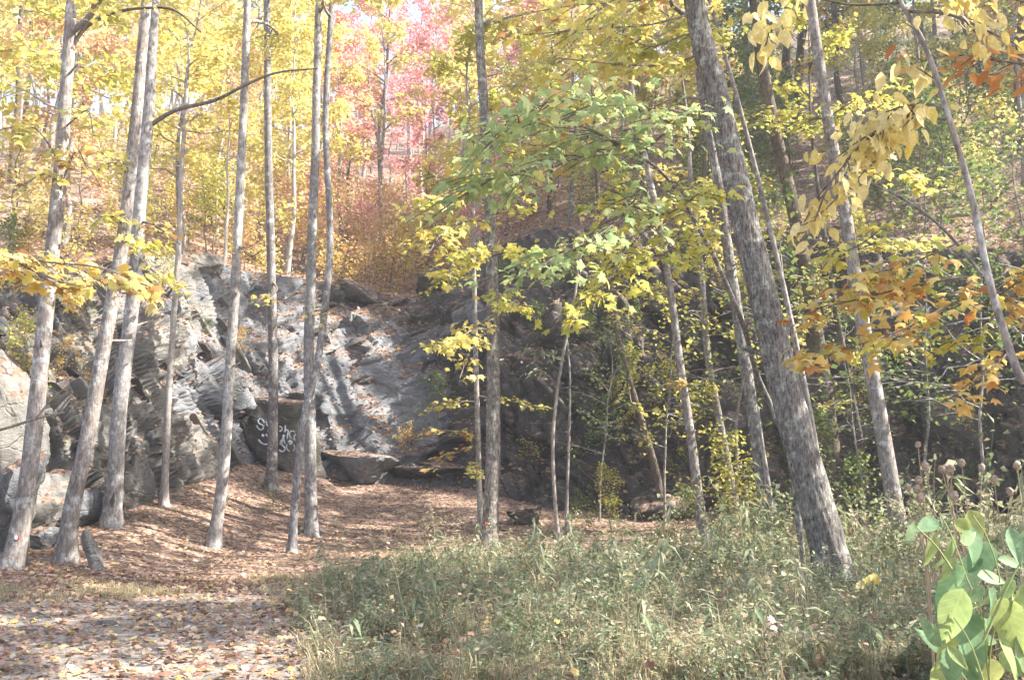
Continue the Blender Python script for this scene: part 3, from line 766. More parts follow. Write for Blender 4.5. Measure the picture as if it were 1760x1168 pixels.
XM = {'maplegreen': 'maplegreen', 'mapleorange': 'orange', 'mapleyellow': 'yellowgreen', 'mapleleft': 'yellow', 'beech': 'beech', 'beechbrown': 'brown', 'lancegreen': 'green', 'broad': 'broad'}
NS = {}
def spray(root, pts, w, n, key, size, spread, seed, bark='twig', pitch=(-.8, .15), roll=.5, droop=.1, tmin=.15, single=True, dense=1.6):
    """one leafy branch: a main stem through pts (px, py, distance), side twigs, leaves on them"""
    rg = np.random.default_rng(seed)
    W = np.array([at(*p) for p in pts]); Ym = np.mean([p[2] for p in pts])
    P = catmull(W, 30); g = Geo()
    V, Q = tube(P, np.linspace(w[0], w[1], 30) * .5 / F * Ym, 6); g.add(V, Q)
    T = np.gradient(P, axis=0); T /= np.linalg.norm(T, axis=1)[:, None]
    n = int(n * dense); ntw = max(4, n // 6); pos = []
    for j in range(ntw):
        k = int(rg.uniform(tmin, 1) * 29); b = P[k]; t = T[k]
        side = np.array([-t[1], t[0], 0]); side /= max(np.linalg.norm(side), 1e-6)
        d = t * rg.uniform(.1, .8) + side * rg.choice([-1, 1]) * rg.uniform(.3, 1) + np.array([0, 0, rg.uniform(-.35, .2)])
        d /= np.linalg.norm(d); l = spread * rg.uniform(.4, 1.25)
        e = b + d * l + np.array([0, 0, -droop * l])
        m_ = (b + e) / 2 + np.array([0, 0, .06 * l])
        tp = catmull(np.array([b, m_, e]), 8); V, Q = tube(tp, np.linspace(.004, .0015, 8) * (1 + Ym * .06), 4); g.add(V, Q)
        for _ in range(n // ntw + 1):
            a = rg.uniform(.2, 1); q = tp[int(a * 7)] + rg.normal(size=3) * np.array([.6, .6, .38]) * size
            pos.append((q, math.atan2(d[1], d[0]) + rg.normal() * .9))
    V, gr = g.get(); br = part('branch', V, gr, M[bark], root, smooth_sh=True)
    pos = pos[:n] if len(pos) > n else pos
    if single:
        ex = []
        for q, y in pos:
            NS[root.name] = NS.get(root.name, 0) + 1
            if NS[root.name] <= 300: put_leaf(br, key, q, size * rg.uniform(.65, 1.15), rg, pitch, roll, y)
            else: ex.append((q, y))
        if ex:
            tm = oval(4, .26, .25) if key in ('beech', 'beechbrown', 'broad') else (oval(4, .13, .4) if key == 'lancegreen' else maple(.35, seed % 9))
            V, T = leaves(np.array([e[0] for e in ex]), size * rg.uniform(.65, 1.15, len(ex)), tm, rg, pitch, roll, np.array([e[1] for e in ex]))
            part('leaves', V, T, M[XM[key]], br, kind='stuff')
    return br, pos

# ------------------------------------------------------------------ main trees
t1, P1 = main_tree('leftmost tall grey tree leaning right, with a round red and white disc near its foot', [(12, 1002), (44, 860), (68, 640), (93, 400), (107, 250), (124, 0)], 16.4, (31, 20), 19, lsize=.125, seed=1, z0=8.2, nl=10, L=3.0, per=2200, leaf='yellow')
px_limb(t1, [(125, 78), (150, 45), (195, 22), (250, 14), (300, 18), (345, 55)], 16.4, (8, 3), 'darkb')
t2, P2 = main_tree('grey tree with a sharply bent foot, second tall trunk from the left edge', [(112, 985), (122, 880), (150, 755), (185, 560), (212, 400), (228, 260), (247, 60), (252, 0)], 17.2, (28, 18), 20, lsize=.125, seed=2, z0=10.5, nl=9, L=3.0, per=2100)
t3, P3 = main_tree('grey tree with a hollow scar low on its trunk, beside pale boulders at left', [(190, 915), (207, 700), (229, 500), (242, 350), (254, 200), (266, 0)], 21.5, (28, 18), 22, lsize=.125, seed=3, z0=12, nl=9, L=3.2, per=2200)
px_limb(t3, [(254, 218), (300, 190), (370, 172), (430, 142), (480, 124), (545, 118)], 21.5, (9, 3), 'twig')
t4, P4 = main_tree('thin pale sapling trunk in front of the slanted rock beds', [(281, 890), (289, 700), (298, 560), (305, 450), (312, 300), (320, 170)], 25, (13, 7), 13, seed=4, bark='pale', z0=8.5, nl=7, L=1.6, per=700)
t5, P5 = main_tree('straight grey tree standing alone in the litter with sun on its lower trunk', [(364, 948), (385, 800), (397, 600), (408, 420), (418, 200), (426, 0)], 22, (20, 13), 22, lsize=.125, seed=5, z0=11.5, nl=9, L=3.0, per=2200)
t6, P6 = main_tree('slim grey tree standing right in front of the white graffiti', [(465, 845), (470, 700), (466, 450), (461, 250), (459, 0)], 29.5, (18, 12), 23, seed=6, z0=14, nl=9, L=3.2, per=2400)
t7, P7 = main_tree('taller upright trunk of the crossing pair right of the graffiti', [(535, 905), (533, 750), (531, 600), (537, 400), (543, 200), (548, 0)], 25.5, (21, 13), 23, seed=7, z0=13.5, nl=9, L=3.4, per=2600)
t8, P8 = main_tree('thin brown trunk slanting across the taller upright tree right of the graffiti', [(500, 955), (508, 860), (522, 720), (546, 620), (562, 500), (567, 400), (560, 200), (570, 0)], 22.5, (14, 10), 18, seed=8, bark='grey', z0=12, nl=7, L=2.4, per=1500)
t9, P9 = main_tree('straight tall middle tree with a small red mark near its foot', [(840, 935), (847, 800), (848, 600), (845, 450), (838, 300), (830, 150), (822, 0)], 24, (27, 15), 24, seed=9, bark='hero', z0=12.5, nl=9, L=3.4, per=3000, leaf='yellowgreen', rings=120, seg=16)
t11, P11 = main_tree('slim grey trunk rising from the weeds left of the split trunk', [(1208, 912), (1190, 770), (1165, 600), (1140, 420), (1115, 300), (1085, 150)], 24.5, (17, 9), 17, seed=11, z0=10.5, nl=7, L=2.4, per=1500, leaf='yellowgreen')
t12, P12 = main_tree('grey tree with a split foot of bare wood, left of the biggest trunk', [(1316, 888), (1300, 750), (1277, 600), (1254, 450), (1232, 300), (1206, 150), (1185, 0)], 23.5, (24, 14), 22, seed=12, bark='hero', z0=12.5, nl=9, L=3.2, per=2400, leaf='yellowgreen')
t14, P14 = main_tree('biggest trunk, furrowed bark with pale lichen, leaning left out of the weeds', [(1446, 1030), (1425, 950), (1398, 850), (1350, 670), (1310, 500), (1270, 330), (1228, 150), (1193, 0)], 15, (62, 39), 22, seed=14, bark='hero', z0=11, nl=11, L=4.2, per=4200, leaf='yellowgreen', rings=420, seg=64, rough=.05, fur=.022, flare=.15)
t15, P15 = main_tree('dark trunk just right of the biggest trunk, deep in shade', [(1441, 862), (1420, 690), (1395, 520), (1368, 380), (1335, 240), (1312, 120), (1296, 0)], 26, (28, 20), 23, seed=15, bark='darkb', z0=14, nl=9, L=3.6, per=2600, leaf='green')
t16, P16 = main_tree('brownish straight trunk leaning left, behind the orange maple leaves at right', [(1545, 905), (1512, 720), (1482, 550), (1450, 350), (1422, 200), (1393, 0)], 20, (29, 18), 23, seed=16, z0=12, nl=9, L=3.4, per=2800, leaf='green')
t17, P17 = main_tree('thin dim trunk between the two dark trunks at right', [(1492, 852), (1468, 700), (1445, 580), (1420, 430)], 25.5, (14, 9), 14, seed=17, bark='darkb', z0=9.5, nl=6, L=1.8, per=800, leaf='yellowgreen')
t22, P22 = main_tree('very thin sapling with a slight bow and a flat green tuft before the dark rock', [(960, 930), (950, 780), (955, 690), (968, 610), (985, 530), (995, 450)], 25, (7, 4), 8.8, seed=22, bark='pale', z0=9, nl=4, L=.8, per=0, name='sapling', group='thin saplings before the dark rock')
t23, P23 = main_tree('thinnest straight stem just right of the bowed sapling before the dark rock', [(974, 900), (977, 780), (980, 660), (976, 600)], 25.5, (6, 3), 5.4, seed=23, bark='grey', per=0, name='sapling', group='thin saplings before the dark rock')
t24, P24 = main_tree('thin tree close behind the middle trunk, hung with yellow-green leaves', [(826, 905), (822, 780), (818, 620), (815, 480), (812, 330), (806, 200)], 26, (10, 6), 14, seed=24, bark='grey', z0=9.5, nl=6, L=1.8, per=900, leaf='yellowgreen')
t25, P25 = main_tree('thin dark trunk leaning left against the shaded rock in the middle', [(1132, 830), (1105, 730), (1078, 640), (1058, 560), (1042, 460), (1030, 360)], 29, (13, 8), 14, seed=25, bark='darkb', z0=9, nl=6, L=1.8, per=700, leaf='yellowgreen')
t26, P26 = main_tree('slender grey trunk between the slim trunk and the split trunk', [(1262, 860), (1240, 740), (1218, 620), (1206, 480), (1190, 340)], 27, (15, 9), 15, seed=26, bark='grey', z0=9.5, nl=6, L=2.0, per=900, leaf='yellow')

# scar, bare wood, marker discs
def disc(pos, nrm, r, mat, name, parent=None, th=.006, n=20, half=None):
    a = np.linspace(0, 2 * np.pi, n, endpoint=False) if half is None else np.linspace(half[0], half[1], n)
    nv = Vector(nrm).normalized(); ux = nv.cross(Vector((0, 0, 1))).normalized(); uy = ux.cross(nv)
    ring = [np.array(Vector(pos) + ux * math.cos(x) * r + uy * math.sin(x) * r) for x in a]
    V = np.array(ring + [p + np.array(nv) * th for p in ring]); m = len(ring)
    me = bpy.data.meshes.new(name)
    return V, m
def px_disc(name, label, px, py, P, w_px, Y):
    i = int(np.argmin((project(P)[1] - py) ** 2)); c = P[i]
    return c
def marker(name, label, cat, P, rad_px, py, r, white, side=0.0):
    xs, ys = project(P); i = int(np.argmin((ys - py) ** 2)); c = Vector(P[i])
    view = (Vector((0, 0, 1.6)) - c); view.z = 0; view.normalize()
    rt = view.cross(Vector((0, 0, 1))) * -1
    ang = math.asin(max(-1, min(1, side))); d = (view * math.cos(ang) + rt * math.sin(ang)).normalized()
    rad = rad_px * .5 / F * c.y
    pos = c + d * (rad * 1.06 + .004)
    t = thing(name, label, cat, pos)
    def cap(rx, ry, off, mat, nm, sh=0):
        ux = d.cross(Vector((0, 0, 1))).normalized(); uy = Vector((0, 0, 1))
        a = np.linspace(0, 2 * np.pi, 24, endpoint=False); V = []
        for lay in (off - .012, off):
            for x in a: V.append(np.array(pos + ux * (math.cos(x) * rx + sh) + uy * math.sin(x) * ry + d * lay))
        V.append(np.array(pos + ux * sh + d * (off + .002))); V = np.array(V); k = np.arange(24); k2 = (k + 1) % 24
        part(nm, V, [np.stack([k, k2, k2 + 24, k + 24], -1), np.stack([k + 24, k2 + 24, 0 * k + 48], -1)], mat, t)
    cap(r, r * 1.05, .006, M['redp'], 'red_disc')
    if white: cap(r * .62, r * .92, .012, M['whitep'], 'white_face', r * .3)
    else: cap(r * .4, r * .28, .012, M['whitep'], 'white_spot', 0)
    return t
marker('trail_marker', 'round red and white disc fixed low on the leftmost trunk', 'marker', P1, 31, 911, .040, True, -.15)
marker('trail_marker', 'small bright red mark low on the middle tree trunk', 'marker', P9, 27, 895, .042, False, -.5)

def strip(root, P, py0, py1, px_w, side, mat, name, rad_fac=1.0, w0=.0):
    xs, ys = project(P); sel = np.where((ys < py0) & (ys > py1))[0]
    Q = []
    return
def bark_strip(root, pts, Y, w, mat, name):
    W = np.array([at(p[0], p[1], Y) for p in pts]); P = catmull(W, 18)
    r = np.concatenate([np.linspace(w * .4, w, 9), np.linspace(w, w * .25, 9)]) * .5 / F * Y
    V, Q = trunk_geo(P, r, 8, .25, 3)
    V[:, 1] = Y + (V[:, 1] - Y) * .5
    part(name, V, Q, mat, root)
bark_strip(t14, [(1466, 1030), (1448, 960), (1436, 920), (1424, 880)], 14.88, 11, M['wood'], 'bare_wood_strip')
bark_strip(t12, [(1326, 885), (1318, 830), (1309, 770)], 23.35, 6, M['wood'], 'bare_wood_strip')
px_limb(t12, [(1328, 900), (1322, 840), (1310, 760), (1303, 700)], 23.3, (10, 4), 'grey', 'split_stem')
bark_strip(t3, [(192, 872), (194, 858), (196, 846)], 21.24, 8, M['darkb'], 'hollow_scar')

# ------------------------------------------------------------------ rocks
def rock_mesh(seed, sx, sy, sz, planes=14, sub=3, rough=.03, mat=None, box=.55):
    rg = np.random.default_rng(seed)
    bm = bmesh.new(); bmesh.ops.create_icosphere(bm, subdivisions=sub, radius=1.0)
    V = np.array([v.co[:] for v in bm.verts]); Fc = np.array([[v.index for v in f.verts] for f in bm.faces]); bm.free()
    V = np.sign(V) * np.abs(V) ** box
    for _ in range(planes):
        n = rg.normal(size=3); n /= np.linalg.norm(n); d = rg.uniform(.5, 1.0)
        h = V @ n - d; V = V - np.clip(h, 0, None)[:, None] * n
    V = V / np.abs(V).max(0) * np.array([sx, sy, sz]) * .5
    D = np.array([sx, sy, sz]); sc_ = 2.2 / max(sx, sz)
    V = V + rough * fbm(V * sc_ * 1.9 + seed, 5, .6)[:, None] * (V / np.maximum(np.linalg.norm(V, axis=1), 1e-6)[:, None]) * max(sx, sz)
    return mesh_np('rock', V, Fc, mat)
def boulder(label, px, py, Y, w_px, h_px, dep, rot, mat, seed, name='boulder', rough=.10, group='boulders at the foot of the rock face', planes=12, box=.6, sink=.2):
    if Y is None: c = cliff_at(px, py)[0]; Y = c.y - dep * sink; c = at(px, py, Y)
    elif Y == 0:
        c = ground_at(px, py + h_px * .38); Y = c.y; c = at(px, py, Y)
    else: c = at(px, py, Y)
    k = Y / F
    me = rock_mesh(seed, w_px * k, dep, h_px * k, planes, 5, rough, M[mat], box); me.name = name
    o = link(name, me); o.location = c; o.rotation_euler = (0, R(rot), R(random.uniform(-15, 15)))
    o['label'] = label; o['category'] = 'rock'; o['group'] = group
    WLOC[o.name] = c
    return o
boulder('big tan rock mass at the far left edge, sunlit on its right side', -5, 760, 18.6, 150, 430, 2.2, -6, 'tanrock', 31)
boulder('blue-grey lichened boulder low at the left edge behind the leftmost trunk', 20, 855, 18.0, 100, 170, 1.4, 10, 'greyrock', 32)
boulder('pale overhanging boulder between the two leftmost trunks near the ground', 80, 872, None, 90, 130, 1.6, 6, 'tanrock', 33)
boulder('small pale stone block under the overhanging boulder between the leftmost trunks', 74, 928, 19.0, 60, 45, .6, 0, 'greyrock', 34)
boulder('smooth pale tan boulder standing between the bent tree and the scarred tree', 165, 750, None, 56, 150, 1.6, 14, 'tanrock', 35)
boulder('whitish upright boulder just right of the scarred tree foot', 226, 838, None, 55, 115, 1.4, -10, 'tanrock', 36)
boulder('blue-grey stone behind the bent foot of the second trunk', 138, 882, None, 38, 90, 1.2, 8, 'greyrock', 37)
boulder('flat leaning stone slab half buried in leaves right of the bent tree', 160, 948, 0, 28, 80, .3, -22, 'tanrock', 38, planes=6, box=.4)
boulder('dark grey slanting outcrop under the sunlit slab, right of the crossing trunks', 612, 798, None, 150, 60, 2.6, 12, 'greyrock', 39, box=.5, sink=.0)
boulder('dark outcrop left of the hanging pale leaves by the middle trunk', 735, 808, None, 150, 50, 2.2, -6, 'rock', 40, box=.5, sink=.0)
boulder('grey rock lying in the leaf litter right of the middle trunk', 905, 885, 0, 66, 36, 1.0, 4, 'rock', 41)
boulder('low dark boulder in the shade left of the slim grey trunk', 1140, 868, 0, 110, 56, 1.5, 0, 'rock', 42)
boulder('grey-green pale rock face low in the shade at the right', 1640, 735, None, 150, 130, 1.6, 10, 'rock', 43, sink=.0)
boulder('pale weathered ledge block on the rim left of the slim grey trees', 362, 456, None, 66, 52, 1.6, 24, 'tanrock', 44, sink=0)
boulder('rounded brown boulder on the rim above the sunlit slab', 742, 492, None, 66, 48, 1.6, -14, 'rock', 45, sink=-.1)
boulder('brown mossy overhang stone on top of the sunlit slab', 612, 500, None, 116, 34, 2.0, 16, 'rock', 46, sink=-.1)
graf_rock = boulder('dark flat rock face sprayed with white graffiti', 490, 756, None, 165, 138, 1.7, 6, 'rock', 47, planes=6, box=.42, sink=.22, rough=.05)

# graffiti strokes on the rock face
GS = [([(575, 385), (545, 330), (500, 310), (465, 340), (475, 390), (530, 420), (575, 440)], 26), ([(435, 430), (460, 480), (510, 512), (555, 490), (545, 450)], 26),
      ([(610, 360), (622, 420), (660, 450), (690, 470)], 26), ([(640, 550), (655, 515), (700, 500)], 28), ([(530, 598), (565, 635)], 44), ([(600, 590), (640, 632), (700, 622)], 36),
      ([(470, 690), (510, 740), (570, 775), (640, 770)], 30), ([(850, 450), (890, 470), (900, 510), (855, 545)], 26), ([(960, 430), (955, 500), (945, 555)], 22),
      ([(945, 555), (975, 515), (1010, 530), (1000, 600), (990, 680)], 24), ([(1065, 670), (1035, 610), (1050, 545), (1100, 535), (1130, 560)], 22), ([(1150, 590), (1120, 640), (1130, 690)], 20),
      ([(930, 600), (915, 680), (872, 730)], 36), ([(872, 730), (885, 760), (930, 690), (950, 765)], 30), ([(855, 760), (910, 800), (950, 850), (925, 905), (870, 900), (850, 870)], 28),
      ([(1012, 738), (1045, 720), (1070, 745), (1035, 765)], 44), ([(990, 770), (980, 830), (1000, 880), (1030, 902)], 22), ([(1115, 780), (1132, 840), (1100, 905)], 22)]
g = Geo()
# depth of the rock's front along each stroke comes from the rock itself
bpy.context.view_layer.update()
mw = graf_rock.matrix_world; imw = mw.inverted()
def on_graf(px, py):
    a = at(px, py, 10.0); b = Vector((0, 0, CAMZ)); d = (a - b).normalized()
    ok, loc, nr, _ = graf_rock.ray_cast(imw @ b, (imw.to_3x3() @ d).normalized())
    return np.array(mw @ loc - d * .025) if ok else np.array(at(px, py, 31.9))
for pts, wd in GS:
    P = np.array([(400 + a / 10.62, 690 + b / 10.62, 0) for a, b in pts]); P = catmull(P, max(6, len(pts) * 4))
    W = np.array([on_graf(a, b) for a, b, _ in P])
    V, Q = tube(W, wd * 1.05 / 10.62 * .5 / F * 31.6, 6)
    V[:, 1] = np.repeat(W[:, 1], 6) + (V[:, 1] - np.repeat(W[:, 1], 6)) * .35
    g.add(V, Q)
V, gr = g.get()
gw = mesh_np('graffiti', np.array([imw @ Vector(p) for p in V]), gr, M['graf'])
go = bpy.data.objects.new('graffiti', gw); COL.objects.link(go); go.parent = graf_rock
go['label'] = 'white sprayed looping letters'

# slanted slabs standing proud of the cliff: single pieces of the rock face
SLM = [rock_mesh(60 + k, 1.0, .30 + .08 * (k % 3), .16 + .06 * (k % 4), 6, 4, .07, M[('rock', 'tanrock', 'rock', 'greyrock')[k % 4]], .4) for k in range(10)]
rg = np.random.default_rng(5)
def slab(px, py, ln, dipdeg, sc=1.0, dark=False):
    p, n = cliff_at(px, py); ki = np.argmin((CPXp - px) ** 2 + (CPYp - py) ** 2); n = Vector(CN.reshape(-1, 3)[ki])
    o = bpy.data.objects.new('rock_slab', SLM[rg.integers(5) * 2 if dark else rg.integers(10)]); COL.objects.link(o); o.parent = cliff
    nn = Vector((n.x, n.y, n.z * .4)).normalized()
    side = Vector((0, 0, 1)).cross(nn).normalized() * 1.0
    if side.x < 0: side = -side
    a = R(dipdeg); up = nn.cross(side); up = up if up.z > 0 else -up
    ex = (side * math.cos(a) - up * math.sin(a)).normalized(); ey = (nn * -1); ez = ex.cross(ey)
    m = Matrix((ex, ey, ez)).transposed()
    o.matrix_basis = Matrix.Translation(p + nn * rg.uniform(-.16, -.02)) @ m.to_4x4() @ Matrix.Diagonal((ln, sc * rg.uniform(.8, 1.3) * min(ln, 1.2), sc * rg.uniform(.7, 1.3) * min(1.3, .5 + ln * .4), 1))
for k in range(34):
    px = rg.uniform(20, 430); py = rg.uniform(500, 800) - max(0, px - 300) * .1
    slab(px, py, rg.uniform(.6, 1.7), rg.normal() * 4 + 47, .9)
for k in range(18): slab(rg.uniform(540, 800), rg.uniform(510, 760), rg.uniform(.8, 1.8), rg.normal() * 8 - 22)
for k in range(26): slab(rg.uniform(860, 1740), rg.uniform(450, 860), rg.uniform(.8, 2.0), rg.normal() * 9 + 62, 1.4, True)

# ------------------------------------------------------------------ hillside trees
def hill_template(seed, H, z0f, nl, L, per, lsize, tr, bend=.4):
    rg = np.random.default_rng(seed)
    z = np.linspace(-.5, H, 9); P = np.stack([np.cumsum(rg.normal(size=9)) * bend * .3, np.cumsum(rg.normal(size=9)) * bend * .3, z], -1); P[:, :2] -= P[1, :2]
    P = catmull(P, 26); rad = np.interp(P[:, 2], [-.5, .3, H], [tr * 1.3, tr, tr * .12])
    V, Q = trunk_geo(P, rad, 8, .08, seed)
    limbs, C = crown_geo(rg, axis_of(P), H * z0f, H - .3, nl, L, per, flat=.22, rbase=tr * .4)
    g = Geo(); g.add(V, Q)
    tm = mesh_np('trunk', *g.get(), M['pale'], True)
    g = Geo()
    for P2, r2 in limbs:
        v, q = tube(P2[::2] if len(P2) > 5 else P2, r2[::2] if len(r2) > 5 else r2, 4); g.add(v, q)
    lm = mesh_np('limbs', *g.get(), M['grey'])
    V, T = leaves(C, rg.uniform(.65, 1.15, len(C)) * lsize, LEAFT['diamond'], rg, roll=.7)
    cm = mesh_np('crown', V, T, M['yellow'])
    return tm, lm, cm
HT = [hill_template(200, 15, .38, 13, 3.2, 2000, .26, .14), hill_template(201, 17, .45, 12, 3.4, 2000, .27, .17), hill_template(202, 12, .30, 12, 2.8, 1800, .24, .10),
      hill_template(203, 18, .5, 12, 3.2, 1900, .27, .20), hill_template(204, 9, .22, 11, 2.4, 1500, .20, .07), hill_template(205, 14, .35, 12, 3.0, 1900, .25, .13)]
US = [hill_template(210, 3.6, .15, 9, 1.7, 520, .17, .03, .2), hill_template(211, 2.6, .12, 8, 1.5, 420, .16, .022, .2), hill_template(212, 5.0, .2, 10, 1.9, 700, .18, .04, .3)]
_mc = {}
def in_beam(p):
    """true where a tree would stand in the gap through which the sun reaches the pale slab"""
    h = math.hypot(sun_dir.x, sun_dir.y); ux, uy = sun_dir.x / h, sun_dir.y / h
    for c in ((-6.2, 33.8, 3.2), (-4.6, 34.3, 5.2)):
        dx, dy = p.x - c[0], p.y - c[1]; s_ = dx * ux + dy * uy; lat = abs(dx * uy - dy * ux); z = c[2] + s_ * sun_dir.z / h
        if s_ > 3 and lat < 3.4 and p.z + 3 < z < p.z + 21: return True
    return False
def remat(me, mat):
    k = (me.name, mat)
    if k not in _mc:
        c = me.copy(); c.materials.clear(); c.materials.append(M[mat]); _mc[k] = c
    return _mc[k]
def hill_tree(tmpl, loc, scale, rz, leaf, bark, label, name='hillside_tree', cat='tree', group='trees on the hillside above the rock face', tilt=0, crown_scale=1.0):
    t = thing(name, label, cat, loc, group); t.rotation_euler = (tilt * math.cos(rz), tilt, rz); t.scale = (scale * crown_scale, scale * crown_scale, scale)
    link('trunk' if cat == 'tree' else 'stem', remat(tmpl[0], bark), t)
    link('limbs', remat(tmpl[1], bark), t, kind='stuff')
    link('crown' if cat == 'tree' else 'foliage', remat(tmpl[2], leaf), t, kind='stuff')
    return t

rg = np.random.default_rng(77)
# the ones that can be singled out, by picture column, row of the foot, trunk
NAMED = [
    (655, 426, 0, .95, 'yellow', 'grey', 'forked grey hillside tree on the rim above the sunlit slab'),
    (500, 418, 1, .85, 'yellow', 'grey', 'straight brown-grey hillside tree on the rim right of the slim graffiti tree'),
    (596, 414, 2, .9, 'peach', 'darkb', 'slim dark hillside tree on the rim left of the forked tree'),
    (310, 436, 4, 1.3, 'yellow', 'grey', 'slender hillside tree on the rim directly above the thin pale sapling'),
    (388, 470, 4, 1.0, 'yellow', 'pale', 'thin whitish sapling at the rim beside the pale ledge block'),
    (945, 374, 5, .8, 'yellow', 'darkb', 'slim dark hillside trunk right of the middle tree, rightmost of three'),
    (916, 372, 4, 1.1, 'yellowgreen', 'darkb', 'slim dark hillside trunk right of the middle tree, middle of three'),
    (893, 366, 4, 1.0, 'yellowgreen', 'darkb', 'slim dark hillside trunk right of the middle tree, leftmost of three'),
    (225, 180, 3, 1.0, 'yellow', 'darkb', 'dark hillside trunk behind the second tree from the left'),
    (140, 300, 3, 1.0, 'yellow', 'darkb', 'dark hillside trunk just right of the leftmost tall tree'),
    (295, 300, 5, 1.2, 'yellow', 'pale', 'pale sunlit hillside tree far behind the long curved limb'),
    (372, 250, 5, 1.2, 'peach', 'pale', 'white-trunked hillside tree below the long curved limb'),
    (1345, 265, 3, 1.2, 'green', 'darkb', 'dark hillside trunk above the biggest tree, right side'),
    (1470, 165, 3, 1.0, 'yellowgreen', 'darkb', 'dark trunk high on the right hillside behind the leaning trunk'),
    (1765, 330, 3, 1.75, 'orange', 'grey', 'thick grey trunk on the right hillside at the edge of the view'),
    (985, 380, 5, .9, 'yellowgreen', 'grey', 'grey hillside tree above the dark rock hollow'),
    (616, 352, 0, .74, 'red', 'pale', 'red-leaved hillside tree left of the forked tree crown'),
    (560, 350, 2, .85, 'peach', 'darkb', 'peach-orange hillside tree behind the crossing trunks'),
    (668, 345, 5, .74, 'pink', 'pale', 'rose-leaved hillside tree just right of the forked tree crown'),
    (722, 335, 1, .72, 'pink', 'pale', 'rose-red hillside tree left of the top of the middle trunk'),
    (752, 300, 0, .70, 'pink', 'pale', 'rose hillside tree tucked against the top of the middle trunk'),
    (700, 270, 0, .8, 'pink', 'pale', 'pink hillside tree high up between the forked tree and the middle trunk'),
    (520, 330, 5, .7, 'peach', 'pale', 'peach hillside tree seen left of the crossing trunks'),
    (640, 300, 1, .7, 'red', 'darkb', 'dark-stemmed red hillside tree high behind the forked tree'),
]
placed = []
for (px, py, k, s, lf, bk, lb) in NAMED:
    p, _ = hill_at(px, py); placed.append(p)
    ht = hill_tree(HT[k], p - Vector((0, 0, .1)), s, rg.uniform(0, 6.28), lf, bk, lb, tilt=rg.normal() * .03)
    if lb.startswith('forked'):
        ht.rotation_euler = (0, 0, 0); ht.scale = (1, 1, 1); yy = p.y; tz = bpy.data.objects[ht.name].children
        hm_ = [c for c in ht.children if c.name.startswith('trunk')][0].data; tv = np.array([v.co[:] for v in hm_.vertices]); z0_ = 5.2; c0 = tv[np.abs(tv[:, 2] - z0_) < .5].mean(0)
        P_ = catmull(np.array([c0, c0 + (-.25, 0, 1.2), c0 + (-.75, .1, 3.2), c0 + (-.95, .1, 6.0)]), 16); v_, q_ = tube(P_, np.linspace(.11, .03, 16), 8)
        link('fork', mesh_np('fork', v_, q_, M[bk], True), ht)

MARKS = [(-400, 'beyond the left edge'), (120, 'the leftmost tall trunk'), (245, 'the bent-footed trunk'), (316, 'the thin pale sapling'), (422, 'the lone straight tree'), (460, 'the slim graffiti tree'), (552, 'the crossing trunks'), (640, 'the forked tree'), (828, 'the middle trunk'), (1000, 'the green maple spray'), (1200, 'the split-foot tree'), (1310, 'the dark trunk'), (1410, 'the leaning brownish trunk'), (1590, 'the beech stem'), (1740, 'the thick edge trunk')]
def place_words(px, v):
    if px < 0: return 'beyond the left edge'
    if px > 1760: return 'beyond the right edge'
    k = int(np.argmin([abs(px - m[0]) for m in MARKS])); side = 'left of' if px < MARKS[k][0] - 12 else ('right of' if px > MARKS[k][0] + 12 else 'behind')
    return f'{side} {MARKS[k][1]}'
CN_ = {'yellow': 'yellow', 'yellowgreen': 'yellow-green', 'peach': 'peach', 'red': 'red', 'pink': 'rose', 'green': 'green', 'orange': 'orange', 'brown': 'brown'}
def dist_words(d): return 'at the rim' if d < 7 else ('near the rim' if d < 16 else ('low on the hill' if d < 30 else ('midway up the hill' if d < 60 else 'high on the hill')))
USED = set()
def uniq(cands):
    for c in cands:
        if c not in USED: USED.add(c); return c
    return cands[-1]
cnt = 0; tries = 0
while cnt < 235 and tries < 9000:
    tries += 1
    px = rg.uniform(-200, 1980); d = 2.5 + 118 * rg.uniform(0, 1) ** 1.3
    p = hill_pd(px, d)
    mind = 2.1 + d * .022
    if any((p - q).length < mind for q in placed): continue
    if (95 < px < 245 and d < 16) or in_beam(p) or (505 < px < 800 and d < 13): continue
    if px > 1200 and rg.uniform() < .45: continue
    placed.append(p); cnt += 1
    if px < 480: lf = rg.choice(['yellow', 'yellow', 'peach', 'yellow', 'yellowgreen', 'peach'])
    elif px < 820: lf = rg.choice(['red', 'pink', 'pink', 'peach', 'red', 'pink']) if d > 12 else rg.choice(['yellow', 'yellow', 'peach'])
    elif px < 1230: lf = rg.choice(['yellow', 'pink', 'peach', 'pink', 'red', 'orange']) if d > 14 else rg.choice(['yellow', 'yellowgreen', 'orange'])
    else: lf = rg.choice(['yellowgreen', 'green', 'green', 'yellowgreen', 'green', 'orange'])
    k = rg.integers(6) if d > 16 else rg.choice([0, 2, 4, 4, 5])
    bk = rg.choice(['pale', 'pale', 'grey', 'darkb']) if px < 1200 else rg.choice(['grey', 'darkb'])
    sc_ = rg.uniform(.8, 1.2)
    bw = {'pale': 'pale', 'grey': 'grey', 'darkb': 'dark'}[bk]; st = 'slender' if k in (2, 4) else 'tall'
    w = f"{CN_[lf]}-leaved tree {dist_words(d)}, {place_words(px, 0)}"
    lb = uniq([f"{bw} {st} {w}", f"{bw} {'bigger' if sc_ > 1 else 'smaller'} {st} {w}", f"{bw} {st} {'wide' if k % 2 else 'narrow'}-crowned {w}", f"{bw} {st} {w}"])
    hill_tree(HT[k], p - Vector((0, 0, .15)), sc_, rg.uniform(0, 6.28), lf, bk, lb, tilt=rg.normal() * .05)
